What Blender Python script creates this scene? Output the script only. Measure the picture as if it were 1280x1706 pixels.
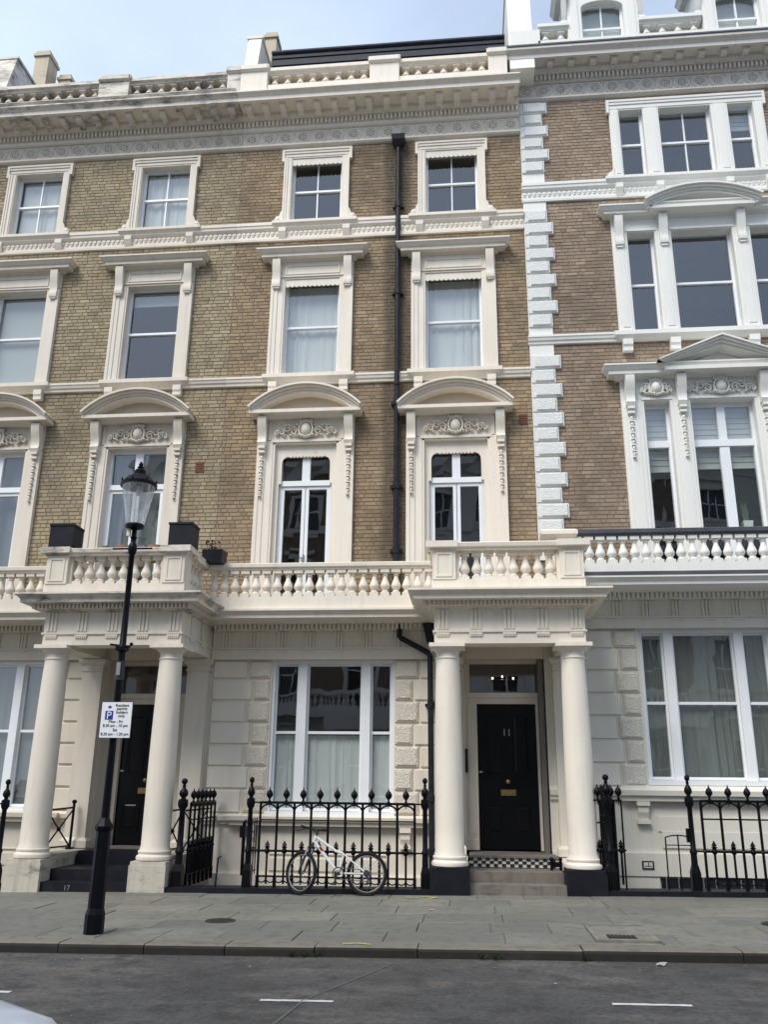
import bpy, math, random
from mathutils import Vector, Matrix
random.seed(7)
R = math.radians
S = bpy.context.scene
for o in list(bpy.data.objects): bpy.data.objects.remove(o)
COL = S.collection

# ------------------------------------------------------------------ camera, sky, sun, exposure
cd = bpy.data.cameras.new('camera'); cam = bpy.data.objects.new('camera', cd); COL.objects.link(cam)
cd.sensor_fit = 'VERTICAL'; cd.sensor_height = 36.0; cd.sensor_width = 36.0
cd.lens = 1430.0 / 1706.0 * 36.0
cd.clip_start = 0.05; cd.clip_end = 3000
CAMP = Vector((0.0, -14.7, 1.48))
rx = Vector((0.99519, 0.097405, 0.010443)); uy = Vector((0.019406, -0.300502, 0.953584)); fz = Vector((-0.096021, 0.948794, 0.300947))
m3 = Matrix((rx, uy, -fz)).transposed()
cam.matrix_world = Matrix.Translation(CAMP) @ m3.to_4x4()
S.camera = cam

SUN_EL, SUN_AZ = R(51), R(210)      # high, behind the camera and a little to its left
wd = bpy.data.worlds.new('World'); S.world = wd; wd.use_nodes = True
nt = wd.node_tree; nt.nodes.clear()
out = nt.nodes.new('ShaderNodeOutputWorld'); bg = nt.nodes.new('ShaderNodeBackground')
sky = nt.nodes.new('ShaderNodeTexSky'); sky.sky_type = 'NISHITA'; sky.sun_disc = False
sky.sun_elevation = SUN_EL; sky.sun_rotation = SUN_AZ; sky.air_density = 1.0; sky.dust_density = 2.0; sky.ozone_density = 1.0
tc = nt.nodes.new('ShaderNodeTexCoord'); mp = nt.nodes.new('ShaderNodeMapping'); mp.inputs['Scale'].default_value = (1.0, 1.0, 2.2)
cn = nt.nodes.new('ShaderNodeTexNoise'); cn.inputs['Scale'].default_value = 1.6; cn.inputs['Detail'].default_value = 6; cn.inputs['Roughness'].default_value = 0.5
cr = nt.nodes.new('ShaderNodeValToRGB'); cr.color_ramp.elements[0].position = 0.34; cr.color_ramp.elements[0].color = (0.55,)*3 + (1,)
cr.color_ramp.elements[1].position = 0.66; cr.color_ramp.elements[1].color = (0.97,)*3 + (1,)
mx = nt.nodes.new('ShaderNodeMix'); mx.data_type = 'RGBA'; mx.inputs[7].default_value = (7.0, 8.4, 10.8, 1)
L = nt.links.new
L(tc.outputs['Generated'], mp.inputs['Vector']); L(mp.outputs['Vector'], cn.inputs['Vector']); L(cn.outputs['Fac'], cr.inputs['Fac'])
L(cr.outputs['Color'], mx.inputs[0]); L(sky.outputs['Color'], mx.inputs[6]); L(mx.outputs[2], bg.inputs['Color'])
bg.inputs['Strength'].default_value = 0.056
L(bg.outputs[0], out.inputs['Surface'])
sd = bpy.data.lights.new('sun', 'SUN'); sd.energy = 1.5; sd.angle = R(28); sd.color = (1.0, 0.955, 0.885)
sun = bpy.data.objects.new('sun', sd); COL.objects.link(sun)
sdir = Vector((math.sin(SUN_AZ) * math.cos(SUN_EL), math.cos(SUN_AZ) * math.cos(SUN_EL), math.sin(SUN_EL)))
sun.rotation_euler = sdir.to_track_quat('Z', 'Y').to_euler()
S.view_settings.view_transform = 'Standard'; S.view_settings.look = 'None'; S.view_settings.gamma = 1.0
S.view_settings.use_curve_mapping = False
S.view_settings.exposure = 1.1
S.render.engine = 'CYCLES'
S.cycles.use_denoising = True
S.cycles.max_bounces = 10; S.cycles.diffuse_bounces = 6; S.cycles.transparent_max_bounces = 12

# ------------------------------------------------------------------ materials
def node(nt, t, **kw):
    n = nt.nodes.new(t)
    for k, v in kw.items():
        if k in n.inputs: n.inputs[k].default_value = v
        else: setattr(n, k, v)
    return n
def newmat(name):
    m = bpy.data.materials.new(name); m.use_nodes = True
    return m, m.node_tree, m.node_tree.nodes['Principled BSDF']
def c4(c, k=1.0): return (c[0]*k, c[1]*k, c[2]*k, 1)
def noise(nt, scale, detail=5, rough=0.55, vscale=None, src=None):
    g = src or node(nt, 'ShaderNodeNewGeometry').outputs['Position']
    if vscale:
        m = node(nt, 'ShaderNodeMapping'); m.inputs['Scale'].default_value = vscale
        nt.links.new(g, m.inputs['Vector']); g = m.outputs['Vector']
    n = node(nt, 'ShaderNodeTexNoise'); n.inputs['Scale'].default_value = scale; n.inputs['Detail'].default_value = detail; n.inputs['Roughness'].default_value = rough
    nt.links.new(g, n.inputs['Vector']); return n.outputs['Fac']
def ramp(nt, fac, stops):
    r = node(nt, 'ShaderNodeValToRGB'); e = r.color_ramp.elements
    while len(e) < len(stops): e.new(0.5)
    for i, (p, c) in enumerate(stops):
        e[i].position = p; e[i].color = c if len(c) == 4 else c4(c)
    nt.links.new(fac, r.inputs['Fac']); return r.outputs['Color']
def mixc(nt, fac, a, b, mode='MIX'):
    m = node(nt, 'ShaderNodeMix', data_type='RGBA', blend_type=mode)
    for s, v in ((0, fac), (6, a), (7, b)):
        if hasattr(v, 'is_linked'): nt.links.new(v, m.inputs[s])
        else: m.inputs[s].default_value = v
    return m.outputs[2]
def bump(nt, bsdf, fac, strength=0.2, dist=0.01):
    b = node(nt, 'ShaderNodeBump'); b.inputs['Strength'].default_value = strength; b.inputs['Distance'].default_value = dist
    nt.links.new(fac, b.inputs['Height']); nt.links.new(b.outputs['Normal'], bsdf.inputs['Normal'])

def painted(name, rgb, dirty=(0.30, 0.26, 0.20), amt=0.25, soot=0.0, rough=0.6, bumpk=0.12):
    """painted stucco: mottled, with thin vertical weather streaks and (left house) patches of black lichen"""
    m, nt, b = newmat(name)
    n1 = noise(nt, 0.9, 6); n2 = noise(nt, 2.2, 5, 0.6, (3.0, 3.0, 0.35)); n3 = noise(nt, 14, 4)
    f1 = ramp(nt, n1, [(0.35, (0, 0, 0)), (0.75, (amt, amt, amt))])
    f2 = ramp(nt, n2, [(0.5, (0, 0, 0)), (0.72, (amt*1.1,)*3)])
    n5 = noise(nt, 5.0, 6, 0.7); f5 = ramp(nt, n5, [(0.55, (0, 0, 0)), (0.8, (amt*0.9,)*3)])
    n6 = noise(nt, 9.0, 3, 0.5, (2.2, 2.2, 0.12)); f6 = ramp(nt, n6, [(0.56, (0, 0, 0)), (0.75, (amt*0.8,)*3)])
    c = mixc(nt, f1, c4(rgb), c4([0.65*rgb[i] + 0.35*dirty[i] for i in range(3)]))
    c = mixc(nt, f5, c, c4([0.5*rgb[i] + 0.5*dirty[i] for i in range(3)])); c = mixc(nt, f6, c, c4([0.55*rgb[i] + 0.45*dirty[i] for i in range(3)]))
    c = mixc(nt, f2, c, c4([0.45*rgb[i] + 0.55*dirty[i] for i in range(3)]))
    if soot:
        n4 = noise(nt, 2.2, 8, 0.74, (0.8, 1, 2.6)); f4 = ramp(nt, n4, [(0.60 - soot*0.13, (0, 0, 0)), (0.66, (min(1, soot),)*3)])
        c = mixc(nt, f4, c, (0.055, 0.05, 0.043, 1))
    nt.links.new(c, b.inputs['Base Color']); b.inputs['Roughness'].default_value = rough
    bump(nt, b, n3, bumpk, 0.01)
    return m
def gum(m, dark=(0.05, 0.048, 0.042)):
    """trodden gum and drip spots on paving"""
    nt = m.node_tree; b = nt.nodes['Principled BSDF']; src = b.inputs['Base Color'].links[0].from_socket
    v = node(nt, 'ShaderNodeTexVoronoi'); v.inputs['Scale'].default_value = 4.5; g = node(nt, 'ShaderNodeNewGeometry'); nt.links.new(g.outputs['Position'], v.inputs['Vector'])
    c = mixc(nt, ramp(nt, v.outputs['Distance'], [(0.06, (0.55, 0.55, 0.55)), (0.11, (0, 0, 0))]), src, c4(dark))
    n = noise(nt, 0.8, 6, 0.65, (0.7, 1.4, 1)); c = mixc(nt, ramp(nt, n, [(0.48, (0, 0, 0)), (0.68, (0.5, 0.5, 0.5))]), c, (0.13, 0.118, 0.09, 1))
    nt.links.new(c, b.inputs['Base Color'])
def plain(name, rgb, rough=0.5, metal=0.0, var=0.15, scale=6, bk=0.05, spec=0.5):
    m, nt, b = newmat(name)
    n = noise(nt, scale, 5); c = mixc(nt, ramp(nt, n, [(0.3, (0, 0, 0)), (0.75, (1, 1, 1))]), c4(rgb, 1 - var), c4(rgb, 1 + var))
    nt.links.new(c, b.inputs['Base Color']); b.inputs['Roughness'].default_value = rough; b.inputs['Metallic'].default_value = metal; b.inputs['Specular IOR Level'].default_value = spec
    if bk: bump(nt, b, noise(nt, scale*6, 4), bk, 0.01)
    return m
def brickmat(name, stops, stain=0.5, stain_stops=(0.42, 0.7), soot_x=None):
    m, nt, b = newmat(name)
    at = node(nt, 'ShaderNodeAttribute', attribute_name='tone')
    c = ramp(nt, at.outputs['Fac'], stops)
    n1 = noise(nt, 0.55, 5, 0.6); n2 = noise(nt, 45, 4, 0.7)
    k = ramp(nt, n1, [(stain_stops[0], (1, 1, 1)), (stain_stops[1], (1 - stain, 1 - stain, 1 - stain*0.95))])
    c = mixc(nt, 1.0, c, k, 'MULTIPLY')
    c = mixc(nt, ramp(nt, n2, [(0.4, (0, 0, 0)), (0.78, (0.35, 0.35, 0.35))]), c, (0.12, 0.10, 0.075, 1))
    n3 = noise(nt, 1.7, 6, 0.65, (1.6, 1, 0.5)); c = mixc(nt, ramp(nt, n3, [(0.56, (0, 0, 0)), (0.72, (0.5, 0.5, 0.5))]), c, (0.085, 0.07, 0.052, 1))
    if soot_x is not None:                              # sooty, damp run either side of the old downpipe
        g = node(nt, 'ShaderNodeNewGeometry'); sp = node(nt, 'ShaderNodeSeparateXYZ'); nt.links.new(g.outputs['Position'], sp.inputs[0])
        d = node(nt, 'ShaderNodeMath', operation='ADD'); d.inputs[1].default_value = -soot_x; nt.links.new(sp.outputs[0], d.inputs[0])
        a = node(nt, 'ShaderNodeMath', operation='ABSOLUTE'); nt.links.new(d.outputs[0], a.inputs[0])
        w = node(nt, 'ShaderNodeMath', operation='MULTIPLY_ADD'); w.inputs[1].default_value = -0.42; nt.links.new(noise(nt, 1.3, 6, 0.6, (1, 1, 0.6)), w.inputs[0]); nt.links.new(a.outputs[0], w.inputs[2])
        c = mixc(nt, ramp(nt, w.outputs[0], [(-0.0, (0.62, 0.62, 0.62)), (0.13, (0, 0, 0))]), c, (0.035, 0.031, 0.026, 1))
    nt.links.new(c, b.inputs['Base Color']); b.inputs['Roughness'].default_value = 0.92
    bump(nt, b, n2, 0.35, 0.01); return m
def glassmat(name, f0=0.15, wob=0.015, tint=(0.9, 0.95, 0.94)):
    m, nt, b = newmat(name); nt.nodes.remove(b); o = nt.nodes['Material Output']
    t = node(nt, 'ShaderNodeBsdfTransparent'); t.inputs['Color'].default_value = c4(tint)
    g = node(nt, 'ShaderNodeBsdfGlossy'); g.inputs['Roughness'].default_value = 0.015; g.inputs['Color'].default_value = (0.95, 0.97, 1, 1)
    lw = node(nt, 'ShaderNodeLayerWeight'); lw.inputs['Blend'].default_value = 0.5
    p5 = node(nt, 'ShaderNodeMath', operation='POWER'); p5.inputs[1].default_value = 5.0; nt.links.new(lw.outputs['Facing'], p5.inputs[0])
    f = node(nt, 'ShaderNodeMath', operation='MULTIPLY_ADD'); f.inputs[1].default_value = 1 - f0; f.inputs[2].default_value = f0; nt.links.new(p5.outputs[0], f.inputs[0])
    bp = node(nt, 'ShaderNodeBump'); bp.inputs['Strength'].default_value = wob; bp.inputs['Distance'].default_value = 0.3
    nt.links.new(noise(nt, 1.1, 2, 0.4), bp.inputs['Height']); nt.links.new(bp.outputs['Normal'], g.inputs['Normal'])
    s = node(nt, 'ShaderNodeMixShader'); nt.links.new(f.outputs[0], s.inputs[0]); nt.links.new(t.outputs[0], s.inputs[1]); nt.links.new(g.outputs[0], s.inputs[2])
    nt.links.new(s.outputs[0], o.inputs['Surface']); return m
def clothmat(name, rgb, trans=0.4):
    m, nt, b = newmat(name); nt.nodes.remove(b); o = nt.nodes['Material Output']
    d = node(nt, 'ShaderNodeBsdfDiffuse'); d.inputs['Color'].default_value = c4(rgb)
    t = node(nt, 'ShaderNodeBsdfTranslucent'); t.inputs['Color'].default_value = c4(rgb)
    s = node(nt, 'ShaderNodeMixShader'); s.inputs[0].default_value = trans
    nt.links.new(d.outputs[0], s.inputs[1]); nt.links.new(t.outputs[0], s.inputs[2]); nt.links.new(s.outputs[0], o.inputs['Surface']); return m

M = {}
M['trimL'] = painted('stucco_left', (0.70, 0.64, 0.545), amt=0.38)
M['trimLtop'] = painted('stucco_left_weathered', (0.70, 0.64, 0.555), amt=0.5, soot=0.9)
M['lichen'] = painted('lichen_blackened_stucco', (0.42, 0.39, 0.34), (0.08, 0.075, 0.065), 0.8, soot=1.6, rough=0.9, bumpk=0.4)
M['trimC'] = painted('stucco_centre', (0.80, 0.735, 0.632), amt=0.26)
M['trimR'] = painted('stucco_right', (0.79, 0.785, 0.735), amt=0.12)
M['trimRtop'] = painted('stucco_right_cornice', (0.64, 0.605, 0.55), amt=0.4)
M['gfC'] = painted('ground_floor_stucco_centre', (0.76, 0.70, 0.60), amt=0.2)
M['gfL'] = painted('ground_floor_stucco_left', (0.65, 0.59, 0.495), amt=0.35)
M['gfR'] = painted('ground_floor_stucco_right', (0.70, 0.675, 0.595), amt=0.16)
M['sash'] = plain('white_window_paint', (0.80, 0.82, 0.84), 0.35, var=0.04, scale=3, bk=0.02)
M['brickL'] = brickmat('stock_brick_left', [(0.0, (0.2674, 0.2097, 0.1292)), (0.3, (0.3448, 0.2778, 0.1728)), (0.7, (0.4101, 0.3337, 0.2103)), (1.0, (0.4916, 0.4137, 0.2717))], 0.40)
M['brickC'] = brickmat('stock_brick_centre', [(0.0, (0.236, 0.1664, 0.0979)), (0.3, (0.3148, 0.2262, 0.1347)), (0.7, (0.3812, 0.2769, 0.1667)), (1.0, (0.4682, 0.3548, 0.2232))], 0.5, soot_x=-1.26)
M['brickR'] = brickmat('stock_brick_right', [(0.0, (0.2417, 0.1737, 0.1243)), (0.3, (0.3145, 0.2315, 0.1654)), (0.7, (0.3788, 0.2841, 0.2056)), (1.0, (0.473, 0.3717, 0.2785))], 0.42)
M['mortar'] = plain('sooty_mortar', (0.20, 0.168, 0.122), 0.95, var=0.25, scale=4, bk=0.2)
M['glass'] = glassmat('window_glass')
M['lampglass'] = glassmat('lantern_glass', 0.16, 0.004, (0.93, 0.95, 0.95))
_nt = M['lampglass'].node_tree; _o = _nt.nodes['Material Output']; _s = _o.inputs['Surface'].links[0].from_socket      # faintly milky glass; pale upright bands paint in sky reflections
_d = node(_nt, 'ShaderNodeBsdfTranslucent'); _d.inputs['Color'].default_value = (0.9, 0.92, 0.94, 1); _m = node(_nt, 'ShaderNodeMixShader')
_nt.links.new(ramp(_nt, noise(_nt, 3, 3, 0.5, (8, 8, 0.6)), [(0.35, (0.12, 0.12, 0.12)), (0.7, (0.5, 0.5, 0.5))]), _m.inputs[0]); _nt.links.new(_s, _m.inputs[1]); _nt.links.new(_d.outputs[0], _m.inputs[2]); _nt.links.new(_m.outputs[0], _o.inputs['Surface'])
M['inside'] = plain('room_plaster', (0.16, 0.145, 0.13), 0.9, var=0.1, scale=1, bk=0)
M['iron'] = plain('black_gloss_ironwork', (0.004, 0.0045, 0.0065), 0.38, var=0.3, scale=20, bk=0.1, spec=0.12)
M['pipe'] = plain('black_pipe_paint', (0.018, 0.02, 0.025), 0.45, var=0.4, scale=8, bk=0.1, spec=0.2)
M['blackstone'] = plain('black_painted_stone', (0.010, 0.011, 0.016), 0.5, var=0.4, scale=5, bk=0.15, spec=0.2)
M['blackdoor'] = plain('black_door_paint', (0.004, 0.0045, 0.006), 0.25, var=0.2, scale=3, bk=0, spec=0.25)
M['brass'] = plain('aged_brass', (0.42, 0.30, 0.12), 0.35, 0.9, 0.2, 20)
M['chrome'] = plain('dull_nickel', (0.5, 0.5, 0.48), 0.3, 0.9, 0.1, 20)
M['slate'] = plain('roof_slate', (0.018, 0.021, 0.032), 0.6, var=0.35, scale=5, bk=0.3, spec=0.25)
M['lead'] = plain('lead_flashing', (0.075, 0.08, 0.095), 0.5, var=0.25, scale=3, bk=0.1)
M['stone'] = painted('step_stone', (0.20, 0.178, 0.152), (0.03, 0.026, 0.02), 1.0, soot=0.55, rough=0.85, bumpk=0.3)
M['plinthL'] = painted('weathered_plinth', (0.52, 0.48, 0.40), (0.12, 0.11, 0.08), 0.7, soot=0.6, rough=0.85, bumpk=0.4)
M['flag'] = painted('york_stone_flag', (0.195, 0.19, 0.163), (0.045, 0.043, 0.034), 0.95, soot=0.3, rough=0.75, bumpk=0.35)
M['flag2'] = painted('york_stone_flag_pale', (0.22, 0.208, 0.172), (0.045, 0.043, 0.034), 0.95, soot=0.3, rough=0.75, bumpk=0.35)
M['flag3'] = painted('york_stone_flag_dark', (0.168, 0.166, 0.146), (0.045, 0.043, 0.034), 0.95, soot=0.3, rough=0.75, bumpk=0.35)
for k_ in ('flag', 'flag2', 'flag3'): gum(M[k_])
M['joint'] = plain('sand_joint', (0.205, 0.195, 0.16), 0.95, var=0.3, scale=8)
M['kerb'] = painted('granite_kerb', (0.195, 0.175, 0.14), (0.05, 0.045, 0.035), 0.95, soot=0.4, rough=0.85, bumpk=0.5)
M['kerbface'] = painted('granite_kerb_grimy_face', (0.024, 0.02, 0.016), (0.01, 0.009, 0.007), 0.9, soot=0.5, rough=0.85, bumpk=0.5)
M['white'] = plain('white_sign_face', (0.80, 0.82, 0.85), 0.35, var=0.02, scale=3, bk=0)
M['blue'] = plain('sign_blue', (0.012, 0.035, 0.25), 0.4, var=0.05, bk=0)
M['ink'] = plain('black_print', (0.02, 0.02, 0.03), 0.5, var=0.1, bk=0)
M['roadpaint'] = painted('worn_road_paint', (0.62, 0.62, 0.60), (0.12, 0.12, 0.12), 0.5, soot=0.25, rough=0.7)
M['sheer'] = clothmat('sheer_white_curtain', (0.70, 0.695, 0.69), 0.2)
M['net'] = clothmat('grey_net_curtain', (0.25, 0.255, 0.24), 0.25)
M['blind'] = clothmat('roller_blind', (0.62, 0.63, 0.62), 0.3)
M['vent'] = plain('red_air_brick', (0.16, 0.065, 0.045), 0.9, var=0.2, scale=30)
M['tyre'] = plain('tyre_rubber', (0.012, 0.012, 0.012), 0.8, var=0.3, scale=30, spec=0.2)
M['bike'] = plain('white_bike_paint', (0.68, 0.69, 0.69), 0.3, var=0.04, scale=5, bk=0)
M['red'] = plain('red_decal', (0.25, 0.015, 0.02), 0.3, var=0.1, bk=0)
M['alloy'] = plain('alloy_rim', (0.33, 0.33, 0.34), 0.45, 0.7, 0.1, 10)
M['carwhite'] = plain('white_car_paint', (0.82, 0.83, 0.85), 0.15, var=0.02, scale=2, bk=0)
M['carglass'] = plain('dark_car_glass', (0.02, 0.025, 0.03), 0.05, var=0.1, bk=0)
M['plastic'] = plain('black_plastic', (0.02, 0.02, 0.022), 0.55, var=0.2)
M['headlamp'] = plain('clear_headlight', (0.55, 0.58, 0.6), 0.1, 0.3, 0.1)
M['terra'] = plain('terracotta', (0.30, 0.15, 0.09), 0.85)
M['leaf'] = plain('leaf_green', (0.06, 0.11, 0.035), 0.6, var=0.4, scale=30)
M['deadleaf'] = plain('brown_foliage', (0.06, 0.035, 0.028), 0.8, var=0.4, scale=30)
M['potwhite'] = plain('white_pot', (0.7, 0.7, 0.68), 0.4, var=0.05)
M['stack'] = painted('chimney_render', (0.50, 0.42, 0.29), (0.10, 0.09, 0.07), 0.5, soot=0.4)
M['yellow'] = plain('yellow_spray_paint', (0.55, 0.52, 0.12), 0.7, var=0.4, scale=25)
M['grit'] = plain('pale_grit', (0.42, 0.41, 0.38), 0.8, var=0.4, scale=9)
M['tileB'] = plain('black_tile', (0.02, 0.02, 0.022), 0.3, bk=0)
M['tileW'] = plain('white_tile', (0.55, 0.53, 0.49), 0.3, bk=0)
M['castiron'] = plain('cast_iron_cover', (0.05, 0.045, 0.04), 0.6, 0.3, 0.3, 30, 0.4)
M['tympC'] = painted('tan_tympanum', (0.56, 0.475, 0.36), amt=0.15)
M['tympShadeL'] = painted('shaded_grey_tympanum', (0.46, 0.41, 0.34), amt=0.4)  # the left tympanum's shade is put into this grey
M['shadegrime'] = plain('shade_and_dirt_in_carving', (0.34, 0.30, 0.255), 0.9, var=0.5, scale=5)  # darkens carved recesses: painted shade along with settled dirt
M['opp'] = painted('opposite_stucco', (0.62, 0.60, 0.55), amt=0.2)
M['oppbrick'] = plain('opposite_brick', (0.20, 0.15, 0.10), 0.9, var=0.3, scale=3)
M['darkwin'] = plain('opposite_dark_window', (0.02, 0.022, 0.025), 0.1, var=0.2, bk=0)

def vermiculated(name, rgb, bk=0.6):
    m, nt, b = newmat(name)
    v = node(nt, 'ShaderNodeTexVoronoi', feature='DISTANCE_TO_EDGE'); v.inputs['Scale'].default_value = 26
    g = node(nt, 'ShaderNodeNewGeometry'); n = node(nt, 'ShaderNodeTexNoise'); n.inputs['Scale'].default_value = 9
    nt.links.new(g.outputs['Position'], n.inputs['Vector'])
    ad = node(nt, 'ShaderNodeMix', data_type='VECTOR'); ad.inputs[0].default_value = 0.12
    nt.links.new(g.outputs['Position'], ad.inputs[4]); nt.links.new(n.outputs['Color'], ad.inputs[5]); nt.links.new(ad.outputs[1], v.inputs['Vector'])
    h = ramp(nt, v.outputs['Distance'], [(0.02, (0, 0, 0)), (0.16, (1, 1, 1))])
    bump(nt, b, h, bk, 0.015)
    nt.links.new(mixc(nt, noise(nt, 1.5), c4(rgb, 0.92), c4(rgb)), b.inputs['Base Color']); b.inputs['Roughness'].default_value = 0.7
    return m
M['vermC'] = vermiculated('vermiculated_centre', (0.74, 0.68, 0.58))
M['vermL'] = vermiculated('vermiculated_left', (0.63, 0.57, 0.475))
M['vermR'] = vermiculated('vermiculated_right', (0.69, 0.665, 0.58))
M['quoin'] = vermiculated('vermiculated_quoin', (0.78, 0.79, 0.76), 0.45)

def asphalt():
    m, nt, b = newmat('worn_asphalt')
    n1 = noise(nt, 0.6, 6, 0.6); n2 = noise(nt, 70, 4, 0.7); n3 = noise(nt, 3.5, 6, 0.65); n4 = noise(nt, 180, 2)
    c = ramp(nt, n1, [(0.32, (0.05, 0.047, 0.0435)), (0.5, (0.076, 0.072, 0.066)), (0.7, (0.108, 0.102, 0.093))])
    n5 = noise(nt, 22, 5, 0.75); n6 = noise(nt, 1.4, 7, 0.7, (0.5, 1.6, 1))
    c = mixc(nt, ramp(nt, n6, [(0.5, (0, 0, 0)), (0.64, (0.85, 0.85, 0.85))]), c, (0.15, 0.135, 0.115, 1))
    c = mixc(nt, ramp(nt, n3, [(0.50, (0, 0, 0)), (0.64, (0.8, 0.8, 0.8))]), c, (0.033, 0.030, 0.028, 1))
    c = mixc(nt, ramp(nt, n5, [(0.35, (0.7, 0.7, 0.7)), (0.55, (0, 0, 0))]), c, (0.022, 0.021, 0.02, 1))
    c = mixc(nt, ramp(nt, n2, [(0.55, (0, 0, 0)), (0.70, (0.8, 0.8, 0.8))]), c, (0.16, 0.155, 0.15, 1))
    c = mixc(nt, ramp(nt, n4, [(0.64, (0, 0, 0)), (0.72, (0.8, 0.8, 0.8))]), c, (0.30, 0.295, 0.29, 1))
    nt.links.new(c, b.inputs['Base Color']); b.inputs['Roughness'].default_value = 0.8
    bump(nt, b, n5, 0.8, 0.03); return m
M['asphalt'] = asphalt()

# ------------------------------------------------------------------ mesh builder and object helpers
class MB:
    def __init__(s): s.v = []; s.f = []
    def add(s, vs, fs):
        n = len(s.v); s.v += [tuple(p) for p in vs]; s.f += [tuple(i + n for i in q) for q in fs]; return s
    def box(s, x0, x1, y0, y1, z0, z1):
        return s.add([(x0,y0,z0),(x1,y0,z0),(x1,y1,z0),(x0,y1,z0),(x0,y0,z1),(x1,y0,z1),(x1,y1,z1),(x0,y1,z1)],
                     [(0,3,2,1),(4,5,6,7),(0,1,5,4),(1,2,6,5),(2,3,7,6),(3,0,4,7)])
    def taper(s, x0, x1, y0, y1, z0, z1, ix, iy):
        return s.add([(x0,y0,z0),(x1,y0,z0),(x1,y1,z0),(x0,y1,z0),(x0+ix,y0+iy,z1),(x1-ix,y0+iy,z1),(x1-ix,y1-iy,z1),(x0+ix,y1-iy,z1)],
                     [(0,3,2,1),(4,5,6,7),(0,1,5,4),(1,2,6,5),(2,3,7,6),(3,0,4,7)])
    def pane_block(s, x0, x1, yb, yf, z0, z1, bev=0.02):
        """block proud of a wall, front edges chamfered"""
        b = bev
        return s.add([(x0,yb,z0),(x1,yb,z0),(x1,yb,z1),(x0,yb,z1),(x0+b,yf,z0+b),(x1-b,yf,z0+b),(x1-b,yf,z1-b),(x0+b,yf,z1-b)],
                     [(4,5,6,7),(0,1,5,4),(1,2,6,5),(2,3,7,6),(3,0,4,7)])
    def ext(s, pts, y0, y1):                      # XZ outline pushed through Y
        n = len(pts)
        return s.add([(x, y0, z) for x, z in pts] + [(x, y1, z) for x, z in pts],
                     [tuple(range(n)), tuple(range(2*n - 1, n - 1, -1))] + [(i, (i+1) % n, n + (i+1) % n, n + i) for i in range(n)])
    def extx(s, pts, x0, x1):                     # YZ outline pushed through X
        n = len(pts)
        return s.add([(x0, y, z) for y, z in pts] + [(x1, y, z) for y, z in pts],
                     [tuple(range(n)), tuple(range(2*n - 1, n - 1, -1))] + [(i, (i+1) % n, n + (i+1) % n, n + i) for i in range(n)])
    def mould(s, x0, x1, prof, y=0.0, l=False, r=False, depth=0.0):
        """profile (projection, z) run along X; l / r turn the ends back to the wall (mitred)"""
        vs = []; fs = []
        for d, z in prof:
            xl = x0 - d if l else x0; xr = x1 + d if r else x1
            vs += [(xl, y + depth, z), (xl, y - d, z), (xr, y - d, z), (xr, y + depth, z)]
        for i in range(len(prof) - 1):
            a = 4*i; b = 4*(i+1)
            for k in range(3): fs.append((a+k, a+k+1, b+k+1, b+k))
        return s.add(vs, fs)
    def lathe(s, cx, cy, prof, n=12, cap=True, rot=0.0):
        vs = []; fs = []
        for r_, z in prof:
            for k in range(n):
                a = 2*math.pi*k/n + rot; vs.append((cx + r_*math.cos(a), cy + r_*math.sin(a), z))
        for i in range(len(prof) - 1):
            for k in range(n):
                fs.append((i*n + k, i*n + (k+1) % n, (i+1)*n + (k+1) % n, (i+1)*n + k))
        if cap: fs += [tuple(range(n-1, -1, -1)), tuple(range((len(prof)-1)*n, len(prof)*n))]
        return s.add(vs, fs)
    def tube(s, pts, r, n=6, closed=False):
        P = [Vector(p) for p in pts]; vs = []; fs = []; m = len(P)
        for i, p in enumerate(P):
            a = P[(i-1) % m] if (closed or i) else p; b = P[(i+1) % m] if (closed or i < m-1) else p
            t = (b - a).normalized()
            u = t.cross(Vector((0.123, 0.95, 0.31))); u.normalize(); w = t.cross(u)
            rr = r[i] if isinstance(r, (list, tuple)) else r
            for k in range(n):
                q = 2*math.pi*k/n; vs.append(p + u*(rr*math.cos(q)) + w*(rr*math.sin(q)))
        for i in range(m if closed else m-1):
            j = (i+1) % m
            for k in range(n): fs.append((i*n+k, i*n+(k+1) % n, j*n+(k+1) % n, j*n+k))
        if not closed: fs += [tuple(range(n-1, -1, -1)), tuple(range((m-1)*n, m*n))]
        return s.add(vs, fs)
    def ball(s, c, rx_, ry_=None, rz_=None, n=8, m=5):
        ry_ = ry_ or rx_; rz_ = rz_ or rx_; vs = []; fs = []
        for i in range(m + 1):
            t = math.pi*i/m
            for k in range(n):
                a = 2*math.pi*k/n
                vs.append((c[0] + rx_*math.sin(t)*math.cos(a), c[1] + ry_*math.sin(t)*math.sin(a), c[2] - rz_*math.cos(t)))
        for i in range(m):
            for k in range(n): fs.append((i*n+k, i*n+(k+1) % n, (i+1)*n+(k+1) % n, (i+1)*n+k))
        return s.add(vs, fs)
    def ring(s, cx, zc, r0, r1, a0, a1, y0, y1, n=24):    # arched band in the XZ plane
        vs = []; fs = []
        for i in range(n+1):
            a = a0 + (a1 - a0)*i/n; c, q = math.cos(a), math.sin(a)
            vs += [(cx+r0*c, y0, zc+r0*q), (cx+r1*c, y0, zc+r1*q), (cx+r1*c, y1, zc+r1*q), (cx+r0*c, y1, zc+r0*q)]
        for i in range(n):
            for k in range(4): fs.append((4*i+k, 4*i+(k+1) % 4, 4*i+4+(k+1) % 4, 4*i+4+k))
        fs += [(0,1,2,3), (4*n+3,4*n+2,4*n+1,4*n)]
        return s.add(vs, fs)
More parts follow.
